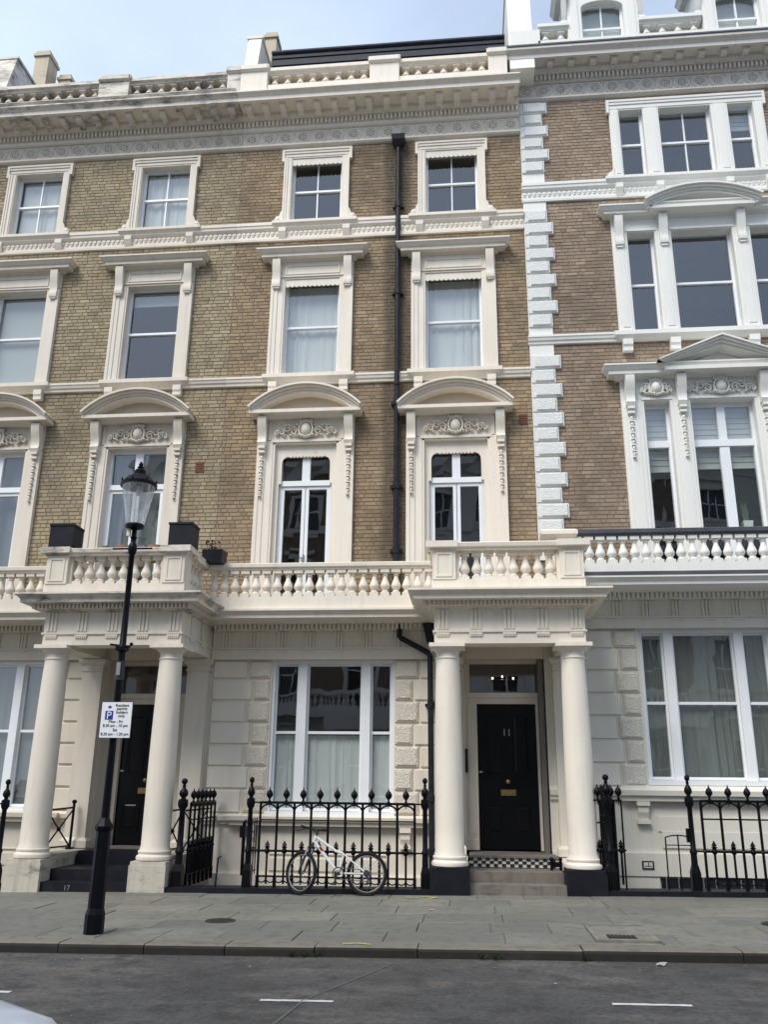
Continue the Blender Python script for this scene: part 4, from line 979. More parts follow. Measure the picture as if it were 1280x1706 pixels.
for (a, b), xb in (((-1.32, -0.84), ()), ((-0.53, 0.50), (c3 - 0.015,)), ((0.83, 1.33), ())): panes(w3, c3 + a, c3 + b, 13.0, 14.66, 0.13, xb, (13.88,))
sb = MB(); sb.mould(3.03, 6.10, [(0, 12.83), (0.06, 12.84), (0.11, 12.88), (0.15, 12.91), (0.16, 12.92), (0.16, 12.98), (-0.26, 12.985)], l=True, r=True); part('sill', sb, T, w3)
for x in (3.13, 3.92, 5.25, 6.0): part('sill_bracket', MB().extx([(0, 12.83), (-0.13, 12.83), (-0.13, 12.73), (-0.09, 12.65), (-0.06, 12.58), (0, 12.58)], x-0.07, x+0.07), T, w3)
L2 = ((-1.40, -0.88), (-0.57, 0.57), (0.90, 1.42))
w2, xs = tri_window(c2, 9.55, 11.72, L2, (-1.69, 1.72), 2)
for a, b in L2: panes(w2, c2 + a, c2 + b, 9.57, 11.74, 0.15, (), (10.64,))
cb = MB(); cb.mould(2.98, 6.25, [(0, 12.0), (0.07, 12.01), (0.10, 12.05), (0.22, 12.055), (0.22, 12.11), (0.25, 12.12), (0.29, 12.165), (0.31, 12.18), (0.31, 12.21), (0, 12.24)], l=True, r=True)
cb.mould(3.62, 5.58, [(0.2, 12.055), (0.32, 12.06), (0.32, 12.125), (0, 12.15)], l=False, r=False)
zc, Rr = segment(cb, c2 + 0.01, 1.10, 12.21, 12.52, 0.45)
pts = []
for i in range(17):
    a = math.pi/2 + math.asin(0.96/Rr)*(1 - 2*i/16); pts.append((c2 + 0.01 + (Rr-0.15)*math.cos(a), zc + (Rr-0.15)*math.sin(a)))
cb.ext(pts + [(c2+0.95, 12.14), (c2-0.93, 12.14)], -0.10, 0.0)
part('pediment', cb, T, w2)
for x in (c2-1.56, c2-0.72, c2+0.73, c2+1.58):
    part('console', MB().extx([(y-0.07, z+12.02) for y, z in console_pts(0.14, 0.62)], x-0.078, x+0.078).box(x-0.06, x+0.06, -0.12, -0.07, 11.36, 11.40).ball((x, -0.12, 11.47), 0.045, 0.03, 0.05, 8, 4), T, w2, True)
sb = MB(); sb.mould(2.97, 6.25, [(0, 9.37), (0.06, 9.38), (0.10, 9.42), (0.14, 9.45), (0.16, 9.46), (0.16, 9.545), (-0.26, 9.552)], l=True, r=True); part('sill', sb, T, w2)
for x in (3.04, 3.90, 5.31, 6.16): part('sill_block', MB().extx([(0, 9.38), (-0.14, 9.38), (-0.14, 9.27), (-0.11, 9.23), (-0.11, 9.15), (0, 9.15)], x-0.09, x+0.09), T, w2)
L1 = ((-1.36, -0.90), (-0.54, 0.58), (0.92, 1.40))
w1, xs = tri_window(c1, 4.78, 8.14, L1, (-1.76, 1.80), 1)
for (a, b), mid in ((L1[0], False), (L1[1], True), (L1[2], False)):
    xa, xb = c1 + a, c1 + b; y = 0.16; fm = MB(); mc = (xa+xb)/2
    fm.box(xa, xa+0.05, y-0.04, y+0.04, 4.8, 8.14); fm.box(xb-0.05, xb, y-0.04, y+0.04, 4.8, 8.14); fm.box(xa+0.05, xb-0.05, y-0.04, y+0.04, 8.06, 8.14); fm.box(xa+0.05, xb-0.05, y-0.06, y+0.04, 7.29, 7.42); fm.box(xa+0.05, xb-0.05, y-0.04, y+0.04, 4.8, 5.1)
    if mid: fm.box(mc-0.07, mc+0.07, y-0.045, y+0.04, 7.42, 8.06); fm.box(mc-0.085, mc+0.085, y-0.045, y+0.04, 5.1, 7.29)
    part('casement_frame', fm, 'sash', w1)
    for xa2, xb2 in (((xa, mc), (mc, xb)) if mid else ((xa, xb),)):
        for za, zb in ((5.05, 7.32), (7.4, 8.1)): part('pane', MB().add([(xa2+0.03, y+0.002, za), (xb2-0.03, y, za), (xb2-0.03, y+0.003, zb), (xa2+0.03, y, zb)], [(0,1,2,3)]), 'glass', w1)
cb = MB(); cb.mould(2.88, 6.35, [(0, 8.55), (0.10, 8.56), (0.15, 8.60), (0.26, 8.605), (0.26, 8.67), (0.28, 8.68), (0.32, 8.73), (0.34, 8.75), (0.34, 8.78), (0, 8.82)], l=True, r=True)
cb.mould(3.60, 5.66, [(0.2, 8.60), (0.37, 8.605), (0.37, 8.675), (0, 8.72)])
for o0, o1, d in ((0.0, 0.035, 0.50), (0.034, 0.075, 0.46), (0.074, 0.12, 0.41), (0.119, 0.17, 0.36)):
    for s in (-1, 1):
        ca = c1 + 0.02; zt, ze, wr = 9.24, 8.76, 1.16
        cb.ext([(ca, zt-o0*1.08), (ca, zt-o1*1.08), (ca + s*(wr-o1*1.2), ze), (ca + s*(wr-o0*0.2), ze)], -d, 0)
cb.ext([(c1+0.02, 9.06), (c1+1.0, 8.68), (c1-0.96, 8.68)], -0.08, 0)
part('pediment', cb, T, w1)
for x in (c1-1.61, c1-0.70, c1+0.74, c1+1.62):
    part('console', MB().extx([(y-0.08, z+8.57) for y, z in console_pts(0.20, 0.56)], x-0.08, x+0.08), T, w1, True)
    put('husk_drop', husk_mesh(T), w1, (x, -0.09, 8.0))
for (a, b), k in zip(L1, (0.55, 1.0, 0.55)): put('cartouche', cartouche_mesh(T, 0.62*k if k == 1 else 0.30), w1, (c1 + (a+b)/2, -0.05, 8.38), scale=(1 if k == 1 else 0.95, 1, 0.92))
# ground floor
wr = tripartite(HR, gwr[0], gwr[1], gwr[2]+0.02, gwr[3], 3.31, 4.45, 2.78, 'gfR')
rv = MB(); rv.box(gwr[0]-0.03, gwr[0], 0.004, 0.2, gwr[2], gwr[3]); rv.box(gwr[1], gwr[1]+0.03, 0.004, 0.2, gwr[2], gwr[3]); rv.box(gwr[0], gwr[1], 0.002, 0.2, gwr[3], gwr[3]+0.03); part('reveal', rv, 'gfR', wr)
zs = [3.985, 3.66, 3.295, 2.925, 2.56, 2.185, 1.82, 1.46]
ashlar(HR, 1.90, 2.80, zs, 'gfR', 'vermR', 'L', (0.41, 0.32)); ashlar(HR, 4.98, 6.2, zs, 'gfR', 'vermR', 'R', (0.41, 0.32))
sb = MB(); sb.mould(RX0, RX1, [(0, 1.25), (0.05, 1.26), (0.05, 1.31), (0.09, 1.33), (0.10, 1.40), (0.06, 1.42), (0.03, 1.455), (0, 1.46)])
sb.mould(2.45, 5.35, [(0.05, 1.245), (0.12, 1.25), (0.13, 1.32), (0.17, 1.335), (0.18, 1.41), (0.0, 1.50)], l=True, r=True); part('sill_course', sb, 'gfR', HR)
for x in (2.68, 5.1): part('sill_bracket', MB().box(x-0.10, x+0.10, -0.13, 0, 1.18, 1.245).extx([(-0.10, 1.18), (-0.10, 1.08), (-0.06, 0.97), (0, 0.97), (0, 1.18)], x-0.08, x+0.08).box(x-0.10, x+0.10, -0.10, 0, 0.91, 0.97), 'gfR', HR)
ap = MB(); ap.box(2.95, 5.0, -0.03, 0, 0.56, 0.80); ap.box(2.9, 5.0, -0.02, 0, 0.80, 1.02); ap.box(RX0, RX1, -0.06, 0, 0.15, 0.48); ap.box(RX0, 2.86, -0.04, 0, -0.3, 0.15); part('apron', ap, 'gfR', HR)
part('basement_window', MB().box(2.88, 5.2, -0.03, -0.01, -1.2, 0.12), 'darkwin', HR)
for i in range(12): part('window_bar', MB().tube([(2.95 + 0.185*i, -0.06, -1.0), (2.95 + 0.185*i, -0.06, 0.145)], 0.011, 6), 'alloy', HR)
pq = part('wall_plaque', MB().box(2.60, 2.78, -0.075, -0.06, 0.25, 0.37), 'ink', HR); part('plaque_face', MB().box(2.625, 2.755, -0.079, -0.075, 0.27, 0.35), 'gfR', pq); part('plaque_mark', MB().box(2.69, 2.702, -0.082, -0.079, 0.30, 0.35).box(2.64, 2.74, -0.082, -0.079, 0.29, 0.30), 'ink', pq)
ground_frieze(HR, 1.76, RX1, 3.99, 4.48, 'gfR')
balcony(HR, 1.72, RX1, -0.72, 4.585, T, lead='lead')
pr = MB(); pr.box(1.30, 1.72, -0.86, -0.50, 4.75, 5.36); pr.mould(1.30, 1.72, [(0, 5.36), (0.05, 5.38), (0.09, 5.41), (0.09, 5.47), (0.05, 5.50), (-0.36, 5.52)], y=-0.86, l=True, r=True, depth=0.36); part('balcony_pier', pr, 'trimC', HR)
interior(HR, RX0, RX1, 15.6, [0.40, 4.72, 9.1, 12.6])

# ------------------------------------------------------------------ roofs, party walls, stacks, dormers
def party(house, xa, xb, z, trim, yf=-0.25):
    part('party_wall', MB().extx([(yf-0.25, 15.4), (yf+0.12, z), (4.4, z+0.1), (4.4, 15.4)], xa, xb).box(xa-0.03, xb+0.03, yf+0.10, 4.4, z+0.0, z+0.06), trim, house)
party(HL, -10.35, -9.95, 17.05, 'trimLtop'); party(HC, -4.60, -4.30, 17.12, 'trimC'); party(HR, 1.06, 1.56, 17.95, T, -0.30)
part('party_wall_foot', MB().box(1.10, 1.70, -0.50, 0.3, 15.7, 16.42), T, HR)
rf = part('roof', MB().add([(-4.3, 0.45, 15.3), (1.06, 0.45, 15.3), (1.06, 0.80, 17.62), (-4.3, 0.80, 17.62), (1.06, 4.5, 18.0), (-4.3, 4.5, 18.0)], [(0,1,2,3),(3,2,4,5)]), 'slate', HC)
mb = MB()
for i in range(8):                                       # courses of slates, each tilting over the one below
    z = 15.75 + 0.24*i; y = 0.45 + 0.35*(z-15.3)/2.32; mb.add([(-4.3, y-0.03, z), (1.06, y-0.03, z), (1.06, y+0.035, z+0.25), (-4.3, y+0.035, z+0.25)], [(0,1,2,3)])
part('slate_course', mb, 'slate', rf); part('lead_roll', MB().tube([(-4.3, 0.78, 17.62), (1.06, 0.78, 17.62)], 0.06, 8), 'slate', rf)
rl = part('roof', MB().add([(-11.6, 0.3, 15.3), (-4.6, 0.3, 15.3), (-4.6, 0.55, 16.42), (-11.6, 0.55, 16.42), (-4.6, 4.5, 16.7), (-11.6, 4.5, 16.7)], [(0,1,2,3),(3,2,4,5)]), 'slate', HL)
part('lead_roll', MB().tube([(-11.6, 0.52, 16.42), (-4.6, 0.52, 16.42)], 0.05, 8), 'lead', rl)
rr_ = part('roof', MB().add([(1.5, 0.1, 15.8), (8.6, 0.1, 15.8), (8.6, 0.32, 17.22), (1.5, 0.32, 17.22), (8.6, 4.5, 17.5), (1.5, 4.5, 17.5)], [(0,1,2,3),(3,2,4,5)]), 'slate', HR)
def stack(house, x0, x1, y0, y1, z0, z1):
    s_ = part('chimney', MB().box(x0, x1, y0, y1, z0, z1-0.18), 'stack', house)
    part('chimney_cap', MB().box(x0-0.04, x1+0.04, y0-0.04, y1+0.04, z1-0.18, z1-0.10).box(x0, x1, y0, y1, z1-0.10, z1), 'stack', s_)
stack(HL, -10.62, -10.26, 1.55, 2.0, 16.3, 19.05); stack(HL, -10.12, -9.82, 1.9, 2.3, 16.3, 18.6); stack(HC, -4.72, -4.44, 1.6, 1.95, 16.8, 19.15)
parapet(HR, [(1.66, 2.30), (3.72, 4.98), (6.4, 7.6)], [], 16.12, 16.58, -0.36, T, 15.85)
for cxd in (3.0, 5.72):
    y0 = -0.46; zb = 15.82; zs_ = 16.95; hw = 0.43
    d = MB()
    for s in (-1, 1):
        xa, xb = sorted((cxd + s*hw, cxd + s*0.72)); d.box(xa, xb, y0, 0.6, zb, 17.7)
        xa, xb = sorted((cxd + s*0.50, cxd + s*0.66)); d.box(xa, xb, y0-0.03, y0, zb, 17.5)
    # arched head
    pts = [(cxd + hw, 17.7), (cxd - hw, 17.7), (cxd - hw, zs_)] + [(cxd - hw*math.cos(math.pi*i/12), zs_ + 0.17*math.sin(math.pi*i/12)) for i in range(1, 12)] + [(cxd + hw, zs_)]
    d.ext(pts, y0, y0 + 0.2)
    d.mould(cxd-0.74, cxd+0.74, [(0, 17.7), (0.12, 17.72), (0.16, 17.8), (0.2, 17.86), (0, 17.9)], y=y0, l=True, r=True, depth=1.0); d.box(cxd-0.72, cxd+0.72, y0+0.01, 0.9, 17.7, 17.85)
    dm = part('dormer', d, T, HR)
    for s in (-1, 1):
        part('scroll', MB().extx([(y0 + 0.02, 16.65), (y0 - 0.02, 16.75), (y0 - 0.16, 17.25), (y0 - 0.16, 17.6), (y0 + 0.02, 17.69)], *sorted((cxd + s*0.735, cxd + s*0.83))).tube([(cxd + s*0.70, y0-0.07, 17.25), (cxd + s*0.86, y0-0.07, 17.25)], 0.09, 10).tube([(cxd + s*0.73, y0+0.05, 16.6), (cxd + s*0.86, y0+0.05, 16.6)], 0.07, 10), T, dm)
        part('boss', MB().tube([(cxd + s*0.58, y0-0.06, 17.32), (cxd + s*0.58, y0-0.02, 17.32)], 0.07, 12), T, dm)
    panes(dm, cxd-hw, cxd+hw, zb+0.02, zs_+0.17, y0+0.16, (cxd,), (16.48,), fr=0.04)
    part('blind_lining', MB().box(cxd-hw, cxd+hw, y0+0.32, y0+0.34, zb, zs_+0.2), 'blind', dm)

# ------------------------------------------------------------------ downpipe, vents, small wall fixtures
px_ = -1.26
dp = part('downpipe', MB().tube([(px_, -0.11, 14.05), (px_, -0.11, 8.98)], 0.05, 10).tube([(px_, -0.13, 8.99), (px_, -0.13, 8.6)], 0.05, 10).tube([(px_, -0.11, 8.61), (px_, -0.11, 4.35)], 0.05, 10), 'pipe', HC, True)
part('hopper_head', MB().add([(px_-0.14, -0.26, 14.23), (px_+0.14, -0.26, 14.23), (px_+0.14, -0.01, 14.23), (px_-0.14, -0.01, 14.23), (px_-0.12, -0.24, 14.12), (px_+0.12, -0.24, 14.12), (px_+0.12, -0.01, 14.12), (px_-0.12, -0.01, 14.12), (px_-0.06, -0.17, 14.0), (px_+0.06, -0.17, 14.0), (px_+0.06, -0.05, 14.0), (px_-0.06, -0.05, 14.0)],
     [(0,1,2,3)] + [(4*k+i, 4*k+(i+1) % 4, 4*k+4+(i+1) % 4, 4*k+4+i) for k in (0, 1) for i in range(4)] + [(8,9,10,11)]), 'pipe', dp)
for z in (12.6, 10.6, 8.25, 6.6, 5.4): part('pipe_collar', MB().lathe(px_, -0.11, [(0.066, z-0.06), (0.066, z+0.06)], 10).box(px_-0.11, px_+0.11, -0.07, -0.01, z-0.025, z+0.025), 'pipe', dp)
d2 = part('waste_pipe', MB().tube([(-1.18, -0.20, 4.08), (-1.18, -0.20, 3.86), (-1.14, -0.20, 3.82), (-0.70, -0.20, 3.58), (-0.66, -0.20, 3.52), (-0.65, -0.20, 0.1), (-0.65, -0.20, -0.4)], 0.048, 10), 'pipe', HC, True)
part('hopper_head', MB().taper(-0.78, -0.50, -0.34, -0.04, 4.05, 3.74, 0.07, 0.07), 'pipe', d2)
for z in (2.72, 1.25, 0.45): part('pipe_collar', MB().lathe(-0.65, -0.20, [(0.064, z-0.05), (0.064, z+0.05)], 10).box(-0.75, -0.55, -0.16, -0.01, z-0.02, z+0.02), 'pipe', d2)
for hs, x, z in ((HL, -4.98, 7.09), (HC, 1.065, 7.87)):
    v = part('air_brick', MB().box(x-0.08, x+0.08, -0.02, 0.0, z-0.10, z+0.10), 'vent', hs)
    b = MB()
    for i in range(4): b.box(x-0.06, x+0.06, -0.026, -0.02, z-0.075+0.045*i, z-0.055+0.045*i)
    part('louvre', b, 'vent', v)

# ------------------------------------------------------------------ iron railings
def spear_mesh(h=0.22):
    mb = MB(); mb.lathe(0, 0, [(0.010, 0), (0.024, 0.02*h/0.22), (0.012, 0.03*h/0.22), (0.016, 0.05*h/0.22), (0.048, 0.09*h/0.22), (0.050, 0.115*h/0.22), (0.036, 0.15*h/0.22), (0.012, 0.175*h/0.22), (0.006, 0.2*h/0.22), (0.001, h)], 8)
    mb.tube([(0, 0, 0), (0, 0, -0.075)], [0.011, 0.004], 6); return mb.mesh('spear', 'iron', True)
def dart_mesh():
    mb = MB(); mb.tube([(0, 0, 0.09), (0, 0, 0.53)], 0.016, 6); mb.ball((0, 0, 0.53), 0.042, 0.042, 0.042, 8, 5)
    mb.lathe(0, 0, [(0.010, 0.555), (0.046, 0.585), (0.016, 0.597), (0.038, 0.605), (0.001, 0.675)], 6); mb.tube([(0, 0, 0.22), (0, 0, 0.10)], [0.010, 0.005], 6); return mb.mesh('dart', 'iron', True)
def post_mesh(top=1.54):
    mb = MB(); b = 0.028
    mb.box(-0.062, 0.062, -0.062, 0.062, 0.0, 0.26); mb.taper(-0.062, 0.062, -0.062, 0.062, 0.26, 0.36, 0.022, 0.022)
    mb.lathe(0, 0, [(0.045, 0.36), (0.042, 0.5), (0.052, 0.51), (0.052, 0.54), (0.038, 0.56), (0.034, 1.10), (0.045, 1.12), (0.06, 1.15), (0.063, 1.19), (0.058, 1.24), (0.03, 1.255), (0.028, 1.275), (0.05, 1.30), (0.056, 1.33), (0.045, 1.37), (0.024, 1.40), (0.018, 1.43), (0.030, 1.435), (0.018, 1.445), (0.018, 1.46), (0.034, 1.48), (0.038, 1.505), (0.03, 1.53), (0.008, 1.545)], 12)
    return mb.mesh('post', 'iron', True)
SPEAR, DART, POST = spear_mesh(), dart_mesh(), post_mesh()
def run(root, P0, P1, n, dz):
    """n bays from P0 to P1 (x, y): bars, arches, spears, darts and four rails"""
    ang = math.atan2(P1[1]-P0[1], P1[0]-P0[0]); Lr = math.hypot(P1[0]-P0[0], P1[1]-P0[1]); s = Lr/n
    at = lambda t: (P0[0] + (P1[0]-P0[0])*t/Lr, P0[1] + (P1[1]-P0[1])*t/Lr)
    for z, hh in ((1.19, 0.019), (0.95, 0.011), (0.53, 0.018), (0.19, 0.014)):
        a, b = at(0), at(Lr); part('rail', MB().tube([(a[0], a[1], z+dz), (b[0], b[1], z+dz)], hh, 6), 'iron', root)
    key = round(s, 3)
    bar = MB().tube([(0, 0, 0.02), (0, 0, 1.18)], 0.019, 6).ball((0, 0, 0.95), 0.022, 0.022, 0.022, 6, 4).ball((0, 0, 0.53), 0.03, 0.03, 0.028, 8, 4).box(-0.022, 0.022, -0.022, 0.022, 0.02, 0.2).mesh('bar', 'iron', True)
    arch = MB().tube([(s/2 - (s/2)*math.cos(math.pi*k/10), 0, 1.06 + 0.105*math.sin(math.pi*k/10)) for k in range(11)], 0.013, 5).mesh('arch', 'iron', True); foot = MB()
    for h0 in (0, s/2): foot.tube([(h0 + s/4 - (s/4)*math.cos(math.pi*k/8), 0, 0.165 - 0.055*math.sin(math.pi*k/8)) for k in range(9)], 0.010, 5)
    foot = foot.mesh('foot_arch', 'iron', True)
    for i in range(n+1):
        a = at(i*s); put('bar', bar, root, (a[0], a[1], dz))
    for i in range(n):
        a = at(i*s); put('arch', arch, root, (a[0], a[1], dz), rot=(0, 0, ang)); put('foot_arch', foot, root, (a[0], a[1], dz), rot=(0, 0, ang))
        a = at((i+0.5)*s); put('spear', SPEAR, root, (a[0], a[1], 1.195+dz)); put('dart', DART, root, (a[0], a[1], dz))
YR = -1.65
def plinth(root, x0, x1, zt):
    mb = MB(); mb.add([(x0,YR-0.13,gz(x0)-0.15),(x1,YR-0.13,gz(x1)-0.15),(x1,YR+0.13,gz(x1)-0.35),(x0,YR+0.13,gz(x0)-0.35),(x0,YR-0.13,zt(x0)-0.012),(x1,YR-0.13,zt(x1)-0.012),(x1,YR+0.13,zt(x1)),(x0,YR+0.13,zt(x0))], [(0,1,5,4),(1,2,6,5),(2,3,7,6),(3,0,4,7),(4,5,6,7)])
    part('plinth', mb, 'blackstone', root)
zt = lambda x: gz(x) + 0.08
r1 = thing('area_railing', 'black iron railing with arches and spear finials behind the bicycle', 'railing', (-2.0, YR, 0), 'black iron area railings')
plinth(r1, -3.42, -0.57, zt)
run(r1, (-3.09, YR), (-0.83, YR), 9, 0.0)
put('post', POST, r1, (-3.24, YR, 0.0)); put('post', POST, r1, (-0.68, YR, 0.01))
for z in (1.19, 0.53): part('rail', MB().tube([(-3.24, YR, z), (-3.09, YR, z)], 0.012, 6).tube([(-0.83, YR, z-0.0), (-0.68, YR, z)], 0.012, 6), 'iron', r1)
gt = MB(); gt.tube([(-3.335, YR+0.03, 0.2), (-3.335, YR+0.03, 0.92)], 0.02, 6)
for k in range(6): gt.tube([(-3.33 + 0.005*k, YR+0.1+0.12*k, 0.15), (-3.33 + 0.005*k, YR+0.1+0.12*k, 0.95)], 0.010, 5)
gt.tube([(-3.335, YR, 0.9), (-3.31, YR+0.75, 0.9)], 0.012, 5); gt.tube([(-3.335, YR, 0.2), (-3.31, YR+0.75, 0.2)], 0.012, 5); gt.box(-3.38, -3.30, YR-0.02, YR+0.08, 0.70, 0.86)
part('folded_gate', gt, 'iron', r1)
g1 = thing('area_railing', 'short black railing returning to the wall beside the left porch', 'railing', (-4.28, YR, 0), 'black iron area railings')
put('post', POST, g1, (-4.28, YR+0.05, -0.03), scale=(1.25, 1.25, 1.0)); run(g1, (-4.22, YR+0.25), (-4.22, -0.12), 6, -0.03)
plinth(g1, -4.42, -3.42, zt)
part('drain_rod', MB().tube([(-3.70, YR, 0.0), (-3.68, YR, 0.42), (-3.64, YR, 0.44)], 0.012, 6), 'iron', g1)
part('side_brace', MB().tube([(-4.32, YR+0.3, 1.02), (-4.32, -0.2, 0.5)], 0.012, 5).tube([(-4.32, YR+0.3, 0.5), (-4.32, -0.2, 1.02)], 0.012, 5).tube([(-4.32, YR+0.2, 1.05), (-4.32, -0.1, 1.05)], 0.015, 5), 'iron', g1)
r2 = thing('area_railing', 'black iron railing with arches below the right-hand window', 'railing', (5.0, YR, 0.06), 'black iron area railings')
plinth(r2, 1.75, 8.2, zt)
run(r2, (3.18, YR), (3.18 + 0.2575*19, YR), 19, 0.095); put('post', POST, r2, (3.025, YR, 0.09), scale=(1, 1, 1.0))
for z in (1.285, 0.625): part('rail', MB().tube([(3.025, YR, z), (3.18, YR, z)], 0.012, 6), 'iron', r2)
r3 = thing('area_railing', 'black iron railing post and return beside the right porch column', 'railing', (1.89, YR, 0.05), 'black iron area railings')
put('post', POST, r3, (1.895, YR, 0.085), scale=(1.2, 1.2, 1.0)); run(r3, (1.98, YR+0.08), (2.02, -0.12), 7, 0.09)
for x in (1.77, 2.06): put('spear', SPEAR, r3, (x, YR, 1.285)); 
for z, xa, xb in ((1.28, 1.70, 2.10), (0.62, 1.70, 2.12), (0.98, 1.74, 1.9)): part('rail', MB().tube([(xa, YR, z), (xb, YR, z)], 0.013, 6), 'iron', r3)
for x in (1.79, 1.99, 2.09): part('bar', MB().tube([(x, YR, 0.12), (x, YR, 1.28)], 0.0125, 6), 'iron', r3)
for x in (1.76, 2.05): put('dart', DART, r3, (x, YR, 0.09))
g2 = thing('area_gate', 'low thin iron gate with arched top between the right-hand railings', 'gate', (2.8, YR, 0.06))
mb = MB()
for x, zt_ in ((2.66, 0.80), (2.83, 0.83), (3.0, 0.80)): part('bar', MB().tube([(x, YR, 0.10), (x - 0.0, YR, zt_)], 0.010, 6), 'iron', g2)
part('top_rail', MB().tube([(2.66, YR, 0.80), (2.74, YR, 0.822), (2.83, YR, 0.83), (2.92, YR, 0.822), (3.0, YR, 0.80)], 0.009, 6), 'iron', g2); part('mid_rail', MB().tube([(2.66, YR, 0.70), (3.0, YR, 0.70)], 0.007, 6), 'iron', g2); part('latch', MB().box(2.95, 3.04, YR-0.03, YR+0.03, 0.74, 0.92), 'iron', g2)
r4 = thing('area_railing', 'black iron railing and post left of the left porch', 'railing', (-7.3, YR, -0.08), 'black iron area railings')
plinth(r4, -11.5, -6.95, zt); run(r4, (-9.35, YR), (-7.18, YR), 9, -0.07); put('post', POST, r4, (-7.02, YR, -0.07)); 
for z in (1.12, 0.46): part('rail', MB().tube([(-7.18, YR, z), (-7.02, YR, z)], 0.012, 6), 'iron', r4)
def stair_rail(x, label, dx2=0.0):
    t = thing('stair_railing', label, 'railing', (x, -0.9, 0.4), 'cross-braced porch railings')
    y0, y1, z0, z1 = -1.22, -0.28, 0.43, 1.02
    part('rail', MB().tube([(x, y0, z1), (x, y1, z1+0.02)], 0.016, 6), 'iron', t); part('rail', MB().tube([(x, y0, z0+0.04), (x, y1, z0+0.02)], 0.014, 6), 'iron', t)
    part('cross_bar', MB().tube([(x, y0, z1), (x, y1, z0)], 0.013, 6), 'iron', t); part('cross_bar', MB().tube([(x, y0, z0), (x, y1, z1)], 0.013, 6), 'iron', t)
    part('boss', MB().ball((x, (y0+y1)/2, (z0+z1)/2), 0.035), 'iron', t, True); part('post', MB().tube([(x, y1, 0.38), (x, y1, 1.10)], 0.022, 8).box(x-0.05, x+0.05, y1-0.05, y1+0.05, 0.40, 0.43).ball((x, y1, 1.13), 0.045, 0.045, 0.035), 'iron', t, True)
stair_rail(-6.56, 'cross-braced iron railing on the left side of the left porch steps'); stair_rail(-4.70, 'cross-braced iron railing on the right side of the left porch steps')
bs = thing('boot_scraper', 'small black iron boot scraper beside the right porch column', 'boot scraper', (1.18, -0.95, 0.29))
for x in (1.14, 1.27): part('upright', MB().tube([(x, -0.98, 0.28), (x, -0.98, 0.42)], 0.022, 6).ball((x, -0.98, 0.44), 0.03), 'iron', bs)
part('blade', MB().box(1.14, 1.27, -0.985, -0.975, 0.33, 0.40), 'iron', bs)

# ------------------------------------------------------------------ street lamp and parking sign
lx, ly = LAMP; lz = gz(lx)
lamp = thing('street_lamp', 'tall black street lamp with tapering glass lantern in front of the left porch', 'street lamp', (lx, ly, lz))
part('pedestal', MB().lathe(lx, ly, [(0.101, lz-0.02), (0.101, lz+0.19), (0.086, lz+0.24), (0.084, lz+0.245), (0.077, 0.9), (0.076, 0.95), (0.095, 0.985), (0.096, 1.01), (0.073, 1.04), (0.053, 1.08), (0.045, 1.10)], 8, True, R(22.5)), 'iron', lamp)
part('pole', MB().lathe(lx, ly, [(0.045, 1.09), (0.041, 1.6), (0.039, 2.86), (0.052, 2.87), (0.052, 2.93), (0.038, 2.95), (0.034, 3.4), (0.031, 4.0), (0.047, 4.03), (0.052, 4.08), (0.043, 4.13), (0.029, 4.15), (0.031, 4.20), (0.043, 4.215), (0.029, 4.23), (0.029, 4.30), (0.047, 4.33)], 14), 'iron', lamp, True)
part('ladder_bar', MB().tube([(lx-0.24, ly, 4.08), (lx+0.24, ly, 4.08)], 0.011, 8), 'iron', lamp)
part('bracket_clamp', MB().tube([(lx-0.14, ly-0.02, 2.95), (lx+0.10, ly-0.02, 2.92)], 0.012, 6).ball((lx+0.11, ly-0.02, 2.95), 0.022).box(lx-0.055, lx+0.055, ly-0.065, ly+0.055, 2.88, 2.92), 'iron', lamp)
part('number_sleeve', MB().lathe(lx, ly, [(0.051, 2.55), (0.051, 2.76)], 14), 'plastic', lamp); part('sticker', MB().box(lx-0.022, lx+0.022, ly-0.056, ly-0.052, 2.60, 2.74), 'alloy', lamp)
ln = part('lantern', MB().lathe(lx, ly, [(0.055, 4.32), (0.105, 4.335), (0.110, 4.36), (0.103, 4.375)], 20), 'iron', lamp, True)
part('lantern_glass', MB().lathe(lx, ly, [(0.103, 4.37), (0.198, 4.86)], 28, False), 'lampglass', ln, True)
part('hood', MB().lathe(lx, ly, [(0.20, 4.85), (0.217, 4.845), (0.217, 4.885), (0.196, 4.90), (0.15, 4.955), (0.10, 4.99), (0.068, 5.005), (0.068, 5.05), (0.05, 5.07), (0.034, 5.08), (0.04, 5.10), (0.02, 5.115), (0.028, 5.135), (0.012, 5.165), (0.002, 5.18)], 24), 'iron', ln, True)
part('reflector', MB().lathe(lx, ly, [(0.19, 4.862), (0.02, 4.85)], 24), 'potwhite', ln); part('burner', MB().lathe(lx, ly, [(0.02, 4.85), (0.028, 4.80), (0.02, 4.74)], 10), 'potwhite', ln, True)
part('photocell', MB().box(lx-0.085, lx-0.045, ly-0.02, ly+0.02, 4.235, 4.325), 'potwhite', ln)
for k in range(8):
    a = 2*math.pi*k/8; part('hood_bud', MB().ball((lx + 0.215*math.cos(a), ly + 0.215*math.sin(a), 4.90), 0.012, 0.012, 0.02), 'iron', ln)
sg = thing('parking_sign', 'white resident parking sign with blue P square fixed to the lamp post', 'sign', (lx+0.04, ly-0.07, 1.92))
sx0, sx1, sy = -4.06, -3.715, ly-0.075
part('plate', MB().box(sx0, sx1, sy-0.004, sy, 1.92, 2.30), 'white', sg); part('edge', MB().box(sx0-0.004, sx1+0.004, sy-0.001, sy+0.012, 1.916, 2.304), 'plastic', sg)
part('clip', MB().box(lx-0.07, lx+0.07, sy+0.012, ly+0.05, 2.0, 2.02).box(lx-0.07, lx+0.07, sy+0.012, ly+0.05, 2.2, 2.22), 'alloy', sg)
